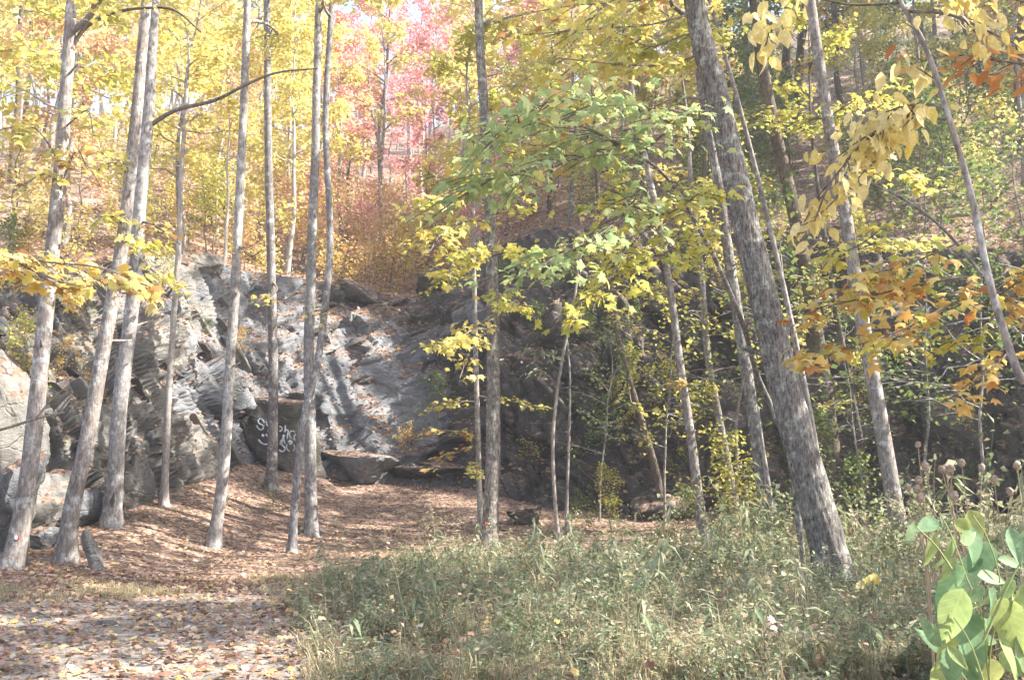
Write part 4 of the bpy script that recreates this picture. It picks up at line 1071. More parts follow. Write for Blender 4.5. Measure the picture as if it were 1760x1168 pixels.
# low leafy understorey
cnt = 0
pl2 = []
while cnt < 215:
    px = rg.uniform(-60, 1820) if cnt < 165 else rg.uniform(1180, 1820); d = .8 + 58 * rg.uniform(0, 1) ** 1.5
    p = hill_pd(px, d)
    if any((p - q).length < 1.0 for q in pl2): continue
    pl2.append(p); cnt += 1
    lf = rg.choice(['yellow', 'yellowgreen', 'orange', 'peach', 'yellow']) if px < 480 else (rg.choice(['peach', 'yellow', 'pink', 'peach', 'orange']) if px < 900 else rg.choice(['green', 'green', 'yellowgreen', 'green', 'green', 'yellow']))
    k = rg.integers(3); sc_ = rg.uniform(.6, 1.15)
    w = f"{CN_[lf]}-leaved shrub {dist_words(d)}, {place_words(px, 0)}"; st = ['bushy', 'low', 'upright'][k]
    lb = uniq([f"{st} {w}", f"{'bigger' if sc_ > .87 else 'smaller'} {st} {w}", f"{st} {'loose' if sc_ > .87 else 'dense'} {w}", f"{'spreading' if sc_ > .87 else 'compact'} {st} {w}", f"{st} {w}"])
    hill_tree(US[k], p - Vector((0, 0, .05)), sc_, rg.uniform(0, 6.28), lf, 'twig', lb, 'understorey_shrub', 'shrub', 'low shrubs on the hillside')
cnt = 0
while cnt < 34:
    px = rg.uniform(470, 830); d = rg.uniform(3.5, 26); p = hill_pd(px, d)
    if any((p - q).length < 1.1 for q in pl2): continue
    pl2.append(p); cnt += 1
    lf = rg.choice(['peach', 'pink', 'yellow', 'peach', 'orange']); k = rg.integers(3); sc_ = rg.uniform(.7, 1.3)
    w = f"{CN_[lf]}-leaved shrub {dist_words(d)}, {place_words(px, 0)}"; st = ['bushy', 'low', 'upright'][k]
    lb = uniq([f"{st} {w}", f"{'bigger' if sc_ > 1 else 'smaller'} {st} {w}", f"{st} {'loose' if sc_ > 1 else 'dense'} {w}", f"{'spreading' if sc_ > 1 else 'compact'} {st} {w}", f"airy {st} {w}"])
    hill_tree(US[k], p - Vector((0, 0, .05)), sc_, rg.uniform(0, 6.28), lf, 'pale', lb, 'understorey_shrub', 'shrub', 'low shrubs on the hillside')
# plants rooted on the ledges of the rock face
cand = np.argwhere((CN2[..., 2] > .35) & (CPX > 20) & (CPX < 1745) & (VV > .12) & (VV < .97))
cnt = 0; pl3 = []
while cnt < 64:
    i_, j_ = cand[rg.integers(len(cand))]; p = Vector(CV[i_, j_]); px = CPXp[i_, j_]; py = CPYp[i_, j_]
    if rg.uniform() > (1 if px > 860 else .22): continue
    if any((p - q).length < .9 for q in pl3): continue
    pl3.append(p); cnt += 1
    lf = rg.choice(['green', 'green', 'yellowgreen', 'yellow']) if px > 860 else rg.choice(['green', 'yellowgreen', 'orange'])
    k = rg.integers(3); sc_ = rg.uniform(.18, .5)
    hw = 'low on the rock' if VV[i_, j_] < .4 else ('midway up the rock' if VV[i_, j_] < .72 else 'high on the rock')
    w = f"{CN_[lf]} plant {hw}, {place_words(px, 0)}"; st = ['bushy', 'low', 'upright'][k]
    lb = uniq([f"{st} {w}", f"{'bigger' if sc_ > .34 else 'smaller'} {st} {w}", f"{st} {w}"])
    hill_tree(US[k], p - Vector((0, 0, .05)), sc_, rg.uniform(0, 6.28), lf, 'twig', lb, 'ledge_plant', 'plant', 'plants rooted on the rock ledges')
# pine at left
def pine(loc, H, label):
    t = thing('pine_tree', label, 'tree', loc)
    V, Q = tube(np.array([loc + Vector((0, 0, z)) for z in np.linspace(-.3, H, 8)]), np.linspace(.16, .02, 8), 8); part('trunk', V, Q, M['darkb'], t, smooth_sh=True)
    rgp = np.random.default_rng(8); C = []; Yw = []; g = Geo()
    for z in np.arange(.8, H, .42):
        for k in range(6):
            az = rgp.uniform(0, 6.28); ln = (H - z) * .32 * rgp.uniform(.7, 1.1) + .25
            s = rgp.uniform(.15, 1, int(26 * ln)); b = np.array(loc) + np.array([0, 0, z])
            q = b + np.outer(s * ln, [math.cos(az), math.sin(az), .12]) + rgp.normal(size=(len(s), 3)) * .13
            C.append(q); e = b + np.array([math.cos(az), math.sin(az), .12]) * ln
            v, q4 = tube(np.array([b, (b + e) / 2, e]), np.array([.02, .012, .004]), 4); g.add(v, q4)
    C = np.concatenate(C); part('limbs', *g.get(), M['darkb'], t, kind='stuff')
    V, T = leaves(C, rgp.uniform(.25, .45, len(C)), LEAFT['lance'], rgp, pitch=(-.6, .9), roll=1.0)
    part('crown', V, T, M['pine'], t, kind='stuff')
pine(hill_at(180, 318)[0], 7.5, 'blue-green pine among yellow trees at upper left')
pine(hill_at(360, 385)[0], 3.2, 'small young pine on the hillside just above the pale ledge block')

# unseen trees added right of the view and round the clearing to shade it
RT = [(14.5, 16, 1.2, 3, 'tall grey tree beyond the right edge, level with the biggest trunk'), (15.5, 22, 1.2, 0, 'tall grey tree beyond the right edge, against the rock foot'), (18, 13, 1.2, 1, 'tall grey tree farthest right beyond the weeds'),
      (13, -1, 1.15, 3, 'tall grey tree standing level with the viewer at the right'), (12, 6.0, 1.05, 1, 'tall grey tree just beyond the broad-leaved plant at the right'), (17, 4.5, 1.1, 3, 'tall grey tree set back at the right of the front weeds'), (14, -6, 1.1, 1, 'tall grey tree behind the viewer at the right'), (15.0, 10.5, 1.35, 1, 'tall grey tree at the far side of the weeds, beyond the right edge'), (19, 11.5, 1.3, 0, 'tall grey tree behind the far side of the weeds, out of view')]
for k, (x, y, s, kk, lb) in enumerate(RT):
    lf = ['yellow', 'yellowgreen', 'green'][k % 3]
    hz = g1(x, y)
    if y > cols_at(CX + F * x / max(y, .5))[0]: hz = cols_at(CX + F * x / y)[3] + .4 * (y - cols_at(CX + F * x / y)[2])
    if not in_beam(Vector((x, y, hz))): hill_tree(HT[kk], Vector((x, y, hz)), s, k * 1.3, lf, 'grey', lb, 'forest_tree', 'tree', 'trees to the right of the clearing')
for k, (px, d, lb) in enumerate([(1990, 2, 'tall green tree on the rim just beyond the right edge'), (1960, 9, 'tall green tree on the rim well beyond the right edge'), (2080, 5, 'tall green tree on the rim far beyond the right edge'), (1900, 18, 'tall green tree higher up beyond the right edge'), (2100, 16, 'tall green tree high up far beyond the right edge'), (2250, 8, 'farthest right tall green tree on the rim'), (1990, 28, 'topmost tall green tree beyond the right edge'), (1830, 11, 'tall green tree close past the right edge, second row'), (2180, 3, 'tall green tree at the brink of the high right wall'), (2350, 4, 'tall green tree on the high right wall'), (2500, 6, 'last tall green tree on the high right wall'), (2300, 14, 'tall green tree behind the high right wall'), (1880, 34, 'small-looking green tree far up beyond the right edge')]):  # unseen rim trees added to keep sun off the right side
    if not in_beam(hill_pd(px, d)): hill_tree(HT[(1, 3, 0)[k % 3]], hill_pd(px, d) - Vector((0, 0, .2)), 1.15, k, 'green', 'darkb', lb, 'forest_tree', 'tree', 'trees to the right of the clearing')

rgx = np.random.default_rng(404)  # more unseen trees added uphill to shade the right slope
for k in range(34):
    p = hill_pd(rgx.uniform(1840, 2400), rgx.uniform(6, 62)) - Vector((0, 0, .2))
    if in_beam(p): continue
    hill_tree(HT[(1, 3, 0)[k % 3]], p, rgx.uniform(1.05, 1.3), k, 'green', 'darkb', uniq([f"{a} green tree {b} on the hillside, {c} beyond the right edge" for a in ('tall', 'broad', 'big', 'full-crowned', 'upright', 'rounded', 'bushy', 'towering', 'stout') for b in ('low' if p.z < 16 else ('midway up' if p.z < 26 else 'high up'),) for c in ('just' if p.x < 26 else ('well' if p.x < 36 else 'far'),)] + ['dense green tree up on the hillside beyond the right edge']), 'forest_tree', 'tree', 'trees up the hillside beyond the right edge')

# ------------------------------------------------------------------ near saplings with single leaves
def sapling_stem(label, pts, w, H=0, bark='grey', base_off=None, group=None, name='sapling', cat='tree'):
    W = np.array([at(*p) for p in pts]); base = W[0].copy(); base[2] = g1(base[0], base[1])
    if base_off is not None: base[0] += base_off[0]; base[1] += base_off[1]; base[2] = g1(base[0], base[1])
    W = np.vstack([base - np.array([0, 0, .1]), W]); P = catmull(W, 60)
    r = np.linspace(w[0], w[1], 60); t = thing(name, label, cat, base, group)
    V, Q = trunk_geo(P, r, 10, .06, 5); part('trunk', V, Q, M[bark], t, smooth_sh=True)
    return t, P
# beech at the right edge
sb, _ = sapling_stem('slender curved beech sapling at the right edge with big pale yellow leaves', [(1800, 740, 5), (1755, 650, 5), (1735, 600, 5), (1700, 480, 5), (1668, 330, 5), (1630, 200, 5), (1590, 80, 5), (1545, 0, 5), (1480, -110, 5), (1420, -180, 5)], (.028, .010), base_off=(.35, 0))
BP = dict(pitch=(-1.3, -.2), roll=.8, dense=2.0)
spray(sb, [(1625, 205, 5), (1560, 200, 4.95), (1490, 240, 4.9), (1430, 310, 4.85), (1400, 380, 4.8)], (7, 3), 62, 'beech', .095, .22, 301, **BP)
spray(sb, [(1625, 190, 5), (1590, 178, 5), (1530, 190, 5.05), (1470, 225, 5.1)], (5, 2), 26, 'beech', .09, .16, 302, **BP)
spray(sb, [(1545, 215, 4.95), (1510, 270, 4.9), (1450, 330, 4.9), (1385, 385, 4.9), (1345, 378, 4.9)], (4, 2), 26, 'beech', .09, .16, 303, **BP)
spray(sb, [(1550, 5, 5), (1460, 8, 5), (1370, -8, 5), (1330, 30, 5), (1315, 90, 5)], (6, 2), 20, 'beech', .1, .14, 304, tmin=.55, **BP)
spray(sb, [(1560, 20, 5), (1630, 25, 4.9), (1700, 55, 4.8), (1745, 75, 4.75), (1790, 90, 4.7)], (7, 3), 26, 'beech', .09, .17, 305, **BP)
spray(sb, [(1560, -30, 5), (1640, -20, 5), (1720, -5, 5), (1790, 10, 5)], (6, 3), 24, 'beech', .095, .17, 306, **BP)
spray(sb, [(1612, 140, 5), (1560, 105, 5.1), (1548, 90, 5.1)], (3, 1), 10, 'beech', .10, .1, 307, **BP)
bo, _ = sapling_stem('oak sapling beyond the right edge with a flat layer of brown-orange leaves', [(2150, 500, 6.4), (2080, 200, 6.4), (2000, 50, 6.4)], (.03, .012))
spray(bo, [(2030, 100, 6.4), (1900, 120, 6.4), (1760, 110, 6.4), (1640, 95, 6.4), (1570, 110, 6.4)], (8, 2), 46, 'beechbrown', .13, .22, 308, tmin=.3, pitch=(-.5, .15), roll=.4)
# maple at right with layered orange leaves
mo, _ = sapling_stem('leaning maple sapling at right with flat layers of orange-yellow leaves', [(1960, 800, 7.4), (1830, 640, 7.4), (1760, 558, 7.4), (1690, 475, 7.4), (1620, 392, 7.4), (1540, 335, 7.4), (1450, 300, 7.4)], (.028, .008), base_off=(.3, 0))
OP = dict(pitch=(-.85, .0), roll=.42, droop=.05, dense=2.0)
spray(mo, [(1690, 475, 7.4), (1620, 480, 7.2), (1540, 498, 7.1), (1450, 520, 7.0), (1400, 530, 7.0)], (5, 2), 52, 'mapleorange', .115, .30, 311, **OP)
spray(mo, [(1700, 490, 7.4), (1640, 520, 7.2), (1540, 570, 7.1), (1450, 600, 7.0), (1385, 622, 7.0)], (5, 2), 52, 'mapleorange', .11, .28, 312, **OP)
spray(mo, [(1640, 420, 7.4), (1570, 450, 7.2), (1500, 470, 7.1), (1440, 480, 7.1)], (4, 2), 30, 'mapleorange', .11, .24, 313, **OP)
spray(mo, [(1560, 350, 7.4), (1480, 420, 7.3), (1420, 440, 7.3)], (4, 1), 24, 'mapleyellow', .085, .3, 314, **OP)
spray(mo, [(1760, 560, 7.4), (1720, 620, 7.3), (1680, 650, 7.2), (1620, 690, 7.1)], (4, 2), 26, 'mapleorange', .10, .2, 315, **OP)
spray(mo, [(1750, 545, 7.4), (1690, 575, 7.3), (1620, 590, 7.2)], (3, 1), 18, 'mapleyellow', .085, .18, 316, **OP)
spray(mo, [(1720, 505, 7.4), (1760, 480, 7.3), (1800, 470, 7.2)], (4, 2), 26, 'mapleorange', .105, .25, 317, **OP)
spray(mo, [(1700, 490, 7.4), (1740, 520, 7.3), (1780, 540, 7.2)], (3, 1), 14, 'mapleorange', .10, .18, 318, **OP)
# green maple arching from behind the biggest trunk
mg, _ = sapling_stem('arching young maple left of the biggest trunk with a big green spray of leaves', [(1362, 800, 15.8), (1335, 720, 15.9), (1300, 640, 15.6), (1278, 560, 15), (1236, 460, 14), (1200, 390, 13), (1150, 310, 12), (1090, 262, 11), (1010, 235, 10)], (.055, .014), base_off=(.15, .1), bark='grey')
GP = dict(pitch=(-1.0, .1), roll=.65, droop=.10, dense=3.0)
spray(mg, [(1090, 262, 11), (1020, 225, 10), (950, 205, 9.4), (870, 215, 9), (820, 240, 9)], (6, 2), 90, 'maplegreen', .13, .95, 321, **GP)
spray(mg, [(1080, 258, 11), (1000, 270, 10), (900, 290, 9.4), (840, 310, 9)], (5, 2), 80, 'maplegreen', .13, .9, 322, **GP)
spray(mg, [(1130, 290, 11.6), (1060, 380, 10.4), (980, 430, 9.6), (900, 470, 9.2)], (5, 2), 70, 'maplegreen', .12, .85, 323, **GP)
spray(mg, [(1100, 265, 11), (1150, 215, 10.6), (1090, 190, 10), (980, 170, 9.6), (920, 180, 9.4)], (5, 2), 60, 'maplegreen', .13, .9, 324, **GP)
spray(mg, [(1180, 350, 12.6), (1160, 420, 11.6), (1110, 450, 11), (1050, 460, 10.6)], (4, 2), 50, 'mapleyellow', .12, .7, 325, **GP)
spray(mg, [(1150, 310, 12), (1200, 330, 11.4), (1130, 370, 11), (1060, 330, 10.6)], (4, 2), 50, 'mapleyellow', .12, .8, 326, **GP)
spray(mg, [(1090, 400, 10.8), (1040, 490, 10.2), (980, 530, 10)], (4, 2), 40, 'mapleyellow', .115, .6, 327, **GP)
# yellow maple leaves across the top, from a tree beyond the frame
mt, _ = sapling_stem('maple reaching down over the top middle of the view with golden leaves', [(1010, 800, 12.8), (1030, 500, 12.8), (1040, 300, 12.8), (1050, 100, 12.8), (1060, -120, 12.8)], (.04, .025), bark='grey') if False else sapling_stem('slim maple close to the biggest trunk, golden leaves across the upper middle', [(1420, 900, 17), (1390, 700, 17), (1330, 420, 17), (1270, 180, 17), (1225, 20, 17), (1190, -140, 17)], (.06, .03), bark='grey')
YP = dict(pitch=(-.9, .1), roll=.6, droop=.12, dense=2.4)
for k, pts in enumerate([[(1225, 10, 17), (1130, 40, 15), (1020, 50, 14), (900, 60, 13)], [(1215, -30, 17), (1100, 0, 15), (980, 10, 14), (880, 30, 13)], [(1240, 80, 17), (1150, 110, 15), (1060, 110, 14), (960, 100, 13)], [(1200, -60, 17), (1120, -30, 15), (1040, 10, 14), (1000, 60, 13.5)], [(1230, 60, 17), (1180, 60, 15.5), (1120, 80, 15), (1070, 60, 14.5)]]):
    spray(mt, pts, (6, 2), 48, 'mapleleft' if k % 2 else 'mapleyellow', .17, .7, 330 + k, tmin=.1, **YP)
# yellow-green sprays round the middle trunk
for k, (pts, n, key, s, sp) in enumerate([
    ([(842, 330, 20), (800, 320, 19), (750, 340, 18.5), (720, 350, 18)], 34, 'mapleyellow', .17, .55), ([(842, 380, 20), (800, 380, 19), (760, 400, 18.5), (735, 440, 18)], 40, 'mapleyellow', .18, .5),
    ([(844, 420, 20), (810, 430, 19), (780, 450, 18.5), (770, 490, 18)], 34, 'mapleyellow', .18, .42), ([(846, 440, 20), (880, 430, 19), (900, 440, 19)], 16, 'mapleyellow', .17, .4),
    ([(846, 500, 20), (880, 520, 19.4), (930, 530, 19)], 26, 'mapleyellow', .16, .45), ([(846, 540, 20), (820, 560, 19.4), (780, 585, 19), (745, 590, 18.6)], 40, 'mapleleft', .16, .42),
    ([(846, 560, 20), (810, 600, 19.4), (790, 650, 19)], 12, 'mapleleft', .15, .3), ([(838, 300, 20), (870, 330, 19), (920, 360, 19)], 20, 'mapleyellow', .16, .5)]):
    spray(t9, [(a, b, c + 4.0 * (1 - i / (len(pts) - 1)) ) for i, (a, b, c) in enumerate(pts)], (4, 2), n, key, s, sp * 1.25, 350 + k, pitch=(-1.0, .1), roll=.6, dense=3.6)
# spray entering from the left edge
ml, _ = sapling_stem('maple just outside the left edge reaching in with rusty yellow leaves', [(-420, 700, 9.2), (-330, 500, 9.2), (-260, 380, 9.2), (-230, 250, 9.2)], (.05, .02))
LP = dict(pitch=(-.8, .1), roll=.55, droop=.06, dense=1.5)
spray(ml, [(-280, 400, 9.2), (-100, 415, 9.1), (0, 438, 9), (80, 480, 8.9), (130, 518, 8.9)], (8, 3), 50, 'mapleleft', .125, .5, 361, tmin=.45, **LP)
spray(ml, [(0, 438, 9), (80, 450, 8.9), (170, 460, 8.8), (250, 490, 8.7)], (4, 2), 52, 'mapleleft', .125, .45, 362, **LP)
spray(ml, [(60, 468, 9), (130, 490, 8.9), (200, 490, 8.8), (270, 510, 8.8)], (3, 1), 36, 'mapleleft', .12, .25, 363, **LP)
spray(ml, [(-100, 415, 9.1), (0, 470, 9), (60, 490, 8.9)], (3, 1), 18, 'mapleleft', .12, .25, 364, **LP)
# yellow clusters low on the left trunks
for k, (root, Yr, pts, n, s) in enumerate([
    (t1, 16.4, [(98, 340), (130, 260), (150, 290)], 34, .15), (t1, 16.4, [(104, 280), (60, 220), (20, 240)], 30, .15), (t1, 16.4, [(110, 220), (150, 190), (160, 230)], 26, .15), (t1, 16.4, [(100, 300), (70, 300), (40, 320)], 22, .14),
    (t2, 17.2, [(215, 380), (180, 370), (150, 390)], 22, .15), (t2, 17.2, [(212, 400), (240, 420), (275, 440)], 26, .15), (t3, 21.5, [(240, 380), (270, 390), (310, 420)], 20, .17), (t3, 21.5, [(235, 440), (270, 470), (315, 490)], 22, .17),
    (t2, 17.2, [(225, 300), (190, 280), (160, 300)], 20, .14), (t5, 22, [(408, 420), (430, 440), (450, 430)], 10, .16), (t6, 29.5, [(466, 480), (475, 500), (440, 520)], 12, .18), (t8, 22.5, [(565, 530), (550, 540), (560, 560)], 9, .15)]):
    spray(root, [(a, b, Yr - .35 * i) for i, (a, b) in enumerate(pts)], (4, 2), n, 'mapleleft' if k % 3 == 0 else 'mapleyellow', s, .5, 380 + k, pitch=(-.8, .1), roll=.5)
# small flat tufts of leaves before the dark rock
for k, (root, Yr, pts, n, key, s, sp) in enumerate([
    (t22, 25, [(968, 612), (1010, 590), (1050, 580)], 40, 'lancegreen', .17, .5), (t22, 25, [(966, 620), (945, 610), (920, 600)], 34, 'lancegreen', .17, .4), (t22, 25, [(958, 660), (935, 640), (925, 635)], 16, 'lancegreen', .16, .3),
    (t24, 26, [(820, 690), (780, 690), (745, 700)], 40, 'mapleyellow', .13, .5), (t24, 26, [(820, 680), (880, 690), (960, 705)], 60, 'mapleyellow', .12, .45), (t24, 26, [(822, 750), (770, 740), (700, 745)], 40, 'mapleleft', .16, .5),
    (t24, 26, [(822, 760), (760, 790), (720, 815)], 22, 'mapleleft', .17, .4), (t24, 26, [(824, 790), (815, 800), (812, 820)], 30, 'mapleyellow', .13, .22), (t11, 24.5, [(1170, 640), (1165, 660), (1160, 655)], 8, 'mapleleft', .18, .3),
    (t26, 27, [(1222, 640), (1215, 660), (1210, 680)], 18, 'mapleyellow', .17, .4), (t26, 27, [(1206, 500), (1180, 500), (1165, 520)], 24, 'mapleyellow', .16, .5), (t11, 24.5, [(1140, 420), (1110, 430), (1080, 440)], 30, 'mapleyellow', .16, .6), (t11, 24.5, [(1145, 450), (1175, 440), (1200, 460)], 26, 'mapleyellow', .16, .6),
    (t25, 29, [(1078, 640), (1090, 700), (1140, 705)], 34, 'mapleyellow', .15, .6), (t25, 29, [(1050, 520), (1065, 540), (1080, 560)], 24, 'mapleyellow', .15, .5), (t17, 25.5, [(1465, 690), (1440, 690), (1420, 700)], 12, 'mapleyellow', .16, .35), (t15, 26, [(1395, 510), (1410, 490), (1430, 480)], 24, 'mapleyellow', .16, .5), (t15, 26, [(1390, 560), (1375, 580), (1370, 560)], 18, 'mapleyellow', .16, .4)]):
    spray(root, [(a, b, Yr - .25 * i) for i, (a, b) in enumerate(pts)], (3, 1), n, key, s, sp, 420 + k, pitch=(-.6, .1), roll=.35, droop=.03)

for k, (root, Yr, pts, n, key) in enumerate([
    (t15, 26, [(1355, 330), (1300, 300), (1250, 310)], 40, 'mapleyellow'), (t15, 26, [(1335, 240), (1390, 210), (1450, 200)], 40, 'lancegreen'), (t15, 26, [(1330, 220), (1290, 200), (1255, 210)], 34, 'mapleyellow'), (t15, 26, [(1370, 390), (1420, 370), (1480, 380)], 40, 'mapleyellow'),
    (t16, 20, [(1440, 300), (1500, 290), (1580, 300)], 46, 'mapleyellow'), (t16, 20, [(1462, 410), (1520, 420), (1600, 415)], 46, 'mapleyellow'), (t16, 20, [(1425, 200), (1480, 170), (1540, 180)], 40, 'mapleyellow'), (t16, 20, [(1425, 210), (1380, 190), (1340, 200)], 34, 'mapleyellow'),
    (t17, 25.5, [(1440, 560), (1400, 550), (1360, 560)], 34, 'mapleyellow'), (t17, 25.5, [(1450, 600), (1520, 590), (1580, 600)], 30, 'mapleyellow'), (t12, 23.5, [(1250, 420), (1210, 400), (1160, 400)], 40, 'mapleyellow'), (t12, 23.5, [(1240, 350), (1190, 340), (1140, 350)], 40, 'mapleyellow'),
    (t26, 27, [(1212, 560), (1240, 560), (1275, 580)], 26, 'mapleyellow'), (t26, 27, [(1200, 420), (1230, 430), (1260, 450)], 30, 'mapleyellow'), (t11, 24.5, [(1130, 380), (1090, 360), (1040, 360)], 40, 'mapleyellow'), (t11, 24.5, [(1150, 500), (1120, 500), (1080, 500)], 30, 'mapleyellow'),
    (t25, 29, [(1040, 450), (1000, 430), (960, 430)], 34, 'mapleyellow'), (t24, 26, [(815, 480), (780, 470), (750, 480)], 34, 'mapleyellow'), (t24, 26, [(812, 330), (770, 310), (730, 300)], 40, 'mapleyellow'), (t24, 26, [(810, 280), (860, 260), (920, 270)], 40, 'mapleyellow')]):
    spray(root, [(a, b, Yr - .3 * i) for i, (a, b) in enumerate(pts)], (3, 1), n, key, .15, .95, 470 + k, pitch=(-.7, .1), roll=.4, droop=.05, dense=2.5)

# small understorey trees before the shaded rock
UT = [hill_template(220 + k, 8, .3, 12, 2.6, 480, .17, .05, .3) for k in range(2)]
for k, (px, Y, sc_, lf, lb) in enumerate([(1260, 26, 1.0, 'yellowgreen', 'small yellow-green understorey tree between the split trunk and the slender grey trunk'), (1370, 24.5, 1.05, 'green', 'small green understorey tree close behind the biggest trunk'),
        (1590, 23.5, .95, 'green', 'small green understorey tree right of the brownish leaning trunk'), (1690, 22, .9, 'green', 'small green understorey tree near the seed-head stalks'), (1480, 25, .7, 'green', 'small green understorey tree beside the thin dim trunk'),
        (1800, 21, 1.1, 'green', 'small green understorey tree just past the right edge'), (1030, 28.5, .7, 'green', 'small green understorey tree before the dark rock hollow'), (1140, 27.5, .8, 'yellowgreen', 'small yellow-green understorey tree by the thin leaning dark trunk')]):
    x = at(px, 800, Y).x
    hill_tree(UT[k % 2], Vector((x, Y, g1(x, Y) - .05)), sc_, k * 1.9, lf, 'grey', lb, 'understorey_tree', 'tree', 'small understorey trees before the shaded rock', tilt=.04)

# shrubs at the foot of the shaded rock
for k, (px, py, Y, s, lf) in enumerate([(1245, 860, 24, 1.0, 'yellowgreen'), (1280, 850, 25, .9, 'yellowgreen'), (1090, 700, 30, .6, 'yellowgreen'), (1150, 705, 29.5, .6, 'yellowgreen'), (1000, 880, 27, .55, 'green'), (1390, 870, 22, .8, 'green'), (1470, 880, 20.5, .8, 'green'), (700, 770, 31.5, .5, 'orange'), (20, 520, 21.5, .65, 'green'), (470, 890, 27, .3, 'green'), (1680, 720, 22, .7, 'green'), (1580, 640, 26, .5, 'green'), (1330, 700, 28, .5, 'yellowgreen'), (940, 720, 30.5, .4, 'green'), (1050, 870, 26.5, .5, 'yellowgreen'), (1180, 880, 25.5, .5, 'green')]):
    lb = ['bushy yellow-green shrub left of the split trunk', 'yellow-green shrub close against the split trunk', 'yellow-green shrub on the shaded ledge by the thin leaning trunk', 'yellow-green shrub on the shaded ledge right of the thin leaning trunk', 'bright green small bush at the foot of the thin saplings', 'green bush behind the biggest trunk on its right', 'green bush at the foot of the thin dim trunk', 'orange shrub on the ledge below the sunlit slab', 'pale green bush on the rock at the far left edge', 'small dark green bush in the litter below the graffiti', 'green shrub clinging to the shaded rock at far right', 'green shrub high on the shaded rock behind the orange leaves', 'yellow-green shrub on the shaded rock behind the biggest trunk', 'small green tuft on the dark rock right of the middle trunk', 'low yellow-green bush in the shade right of the thin saplings', 'low green bush at the foot of the slim grey trunk'][k]
    p = at(px, py, Y); gz = g1(p.x, p.y)
    if py > 800: p.z = gz
    else: p = cliff_at(px, py)[0]
    hill_tree(US[k % 3], p - Vector((0, 0, .1)), s * .75, k * 1.1, lf, 'twig', lb, 'shrub', 'shrub', 'shrubs at the foot of the rock face')

# ------------------------------------------------------------------ fallen leaves
rg = np.random.default_rng(21)
def scatter_ground(n, xr, yr, size, seed, cond=None):
    r = np.random.default_rng(seed); x = r.uniform(*xr, n); y = r.uniform(*yr, n)
    px = CX + F * x / y; ok = (px > -120) & (px < 1880)
    fY = cols_at(px)[0]; ok &= y < fY + .3
    if cond is not None: ok &= cond(x, y)
    x, y = x[ok], y[ok]
    return np.stack([x, y, gh(x, y) + .015 + r.uniform(0, .03, len(x))], -1)
C = np.concatenate([scatter_ground(16000, (-9, 2), (6.5, 17), 0, 1, lambda x, y: x < road_edge(y) + 1.2), scatter_ground(34000, (-16, 18), (13, 34), 0, 2, lambda x, y: (y > road_far(x)) | (x > -2.5))])
V, T = leaves(C, rg.uniform(.04, .095, len(C)), LEAFT['lobed'], rg, pitch=(-.45, .45), roll=.45)
link('leaf_litter', mesh_np('leaf_litter', V, T, M['litter']), kind='stuff')
# litter held on the ledges of the cliff and on the near hillside
m = (CN2[..., 2] > .42) & (CPX > -60) & (CPX < 1820); ci = np.argwhere(m); ci = ci[rg.choice(len(ci), min(9000, len(ci)), replace=False)]
C1 = CV[ci[:, 0], ci[:, 1]] + rg.normal(size=(len(ci), 3)) * .05 + np.array([0, -.02, .03])
hi = rg.integers(40, 270, 22000); hj = (rg.uniform(0, 1, 22000) ** 1.3 * 62).astype(int)
C2 = HV[hi, hj] + rg.normal(size=(22000, 3)) * np.array([.15, .3, .0]); C2[:, 2] += .06
C = np.concatenate([C1, C2])
V, T = leaves(C, rg.uniform(.08, .2, len(C)), LEAFT['diamond'], rg, pitch=(-.4, .6), roll=.5)
link('hillside_litter', mesh_np('hillside_litter', V, T, M['litter']), kind='stuff')
# nearest leaves on the road, one by one
cnt = 0
while cnt < 290:
    y = 6.9 + 7 * rg.uniform(0, 1) ** 1.5; x = rg.uniform(-y * .53, road_edge(y) + .3)
    cnt += 1
    o = put_leaf(road, 'fall' if rg.uniform() < .7 else 'falloval', (x, y, g1(x, y) + .03), rg.uniform(.05, .10), rg, pitch=(-.4, .4), roll=.5)
# a few loose stones on the road
for k, (px, py, s) in enumerate([(185, 1076, .16), (240, 1120, .07), (420, 1098, .08), (90, 1130, .09)]):
    p = ground_at(px, py); me = rock_mesh(90 + k, s * 1.5, s, s * .6, 10, 2, .05, M['greyrock']); me.name = 'stone'
    o = link('stone', me); o.location = p + Vector((0, 0, s * .15)); o['category'] = 'stone'; o['group'] = 'loose stones on the gravel road'
    o['label'] = ['largest loose grey stone lying on the gravel road', 'small grey stone on the gravel near the bottom, left of middle', 'small grey stone on the gravel, rightmost of the loose stones', 'small grey stone on the gravel near the lower left corner'][k]

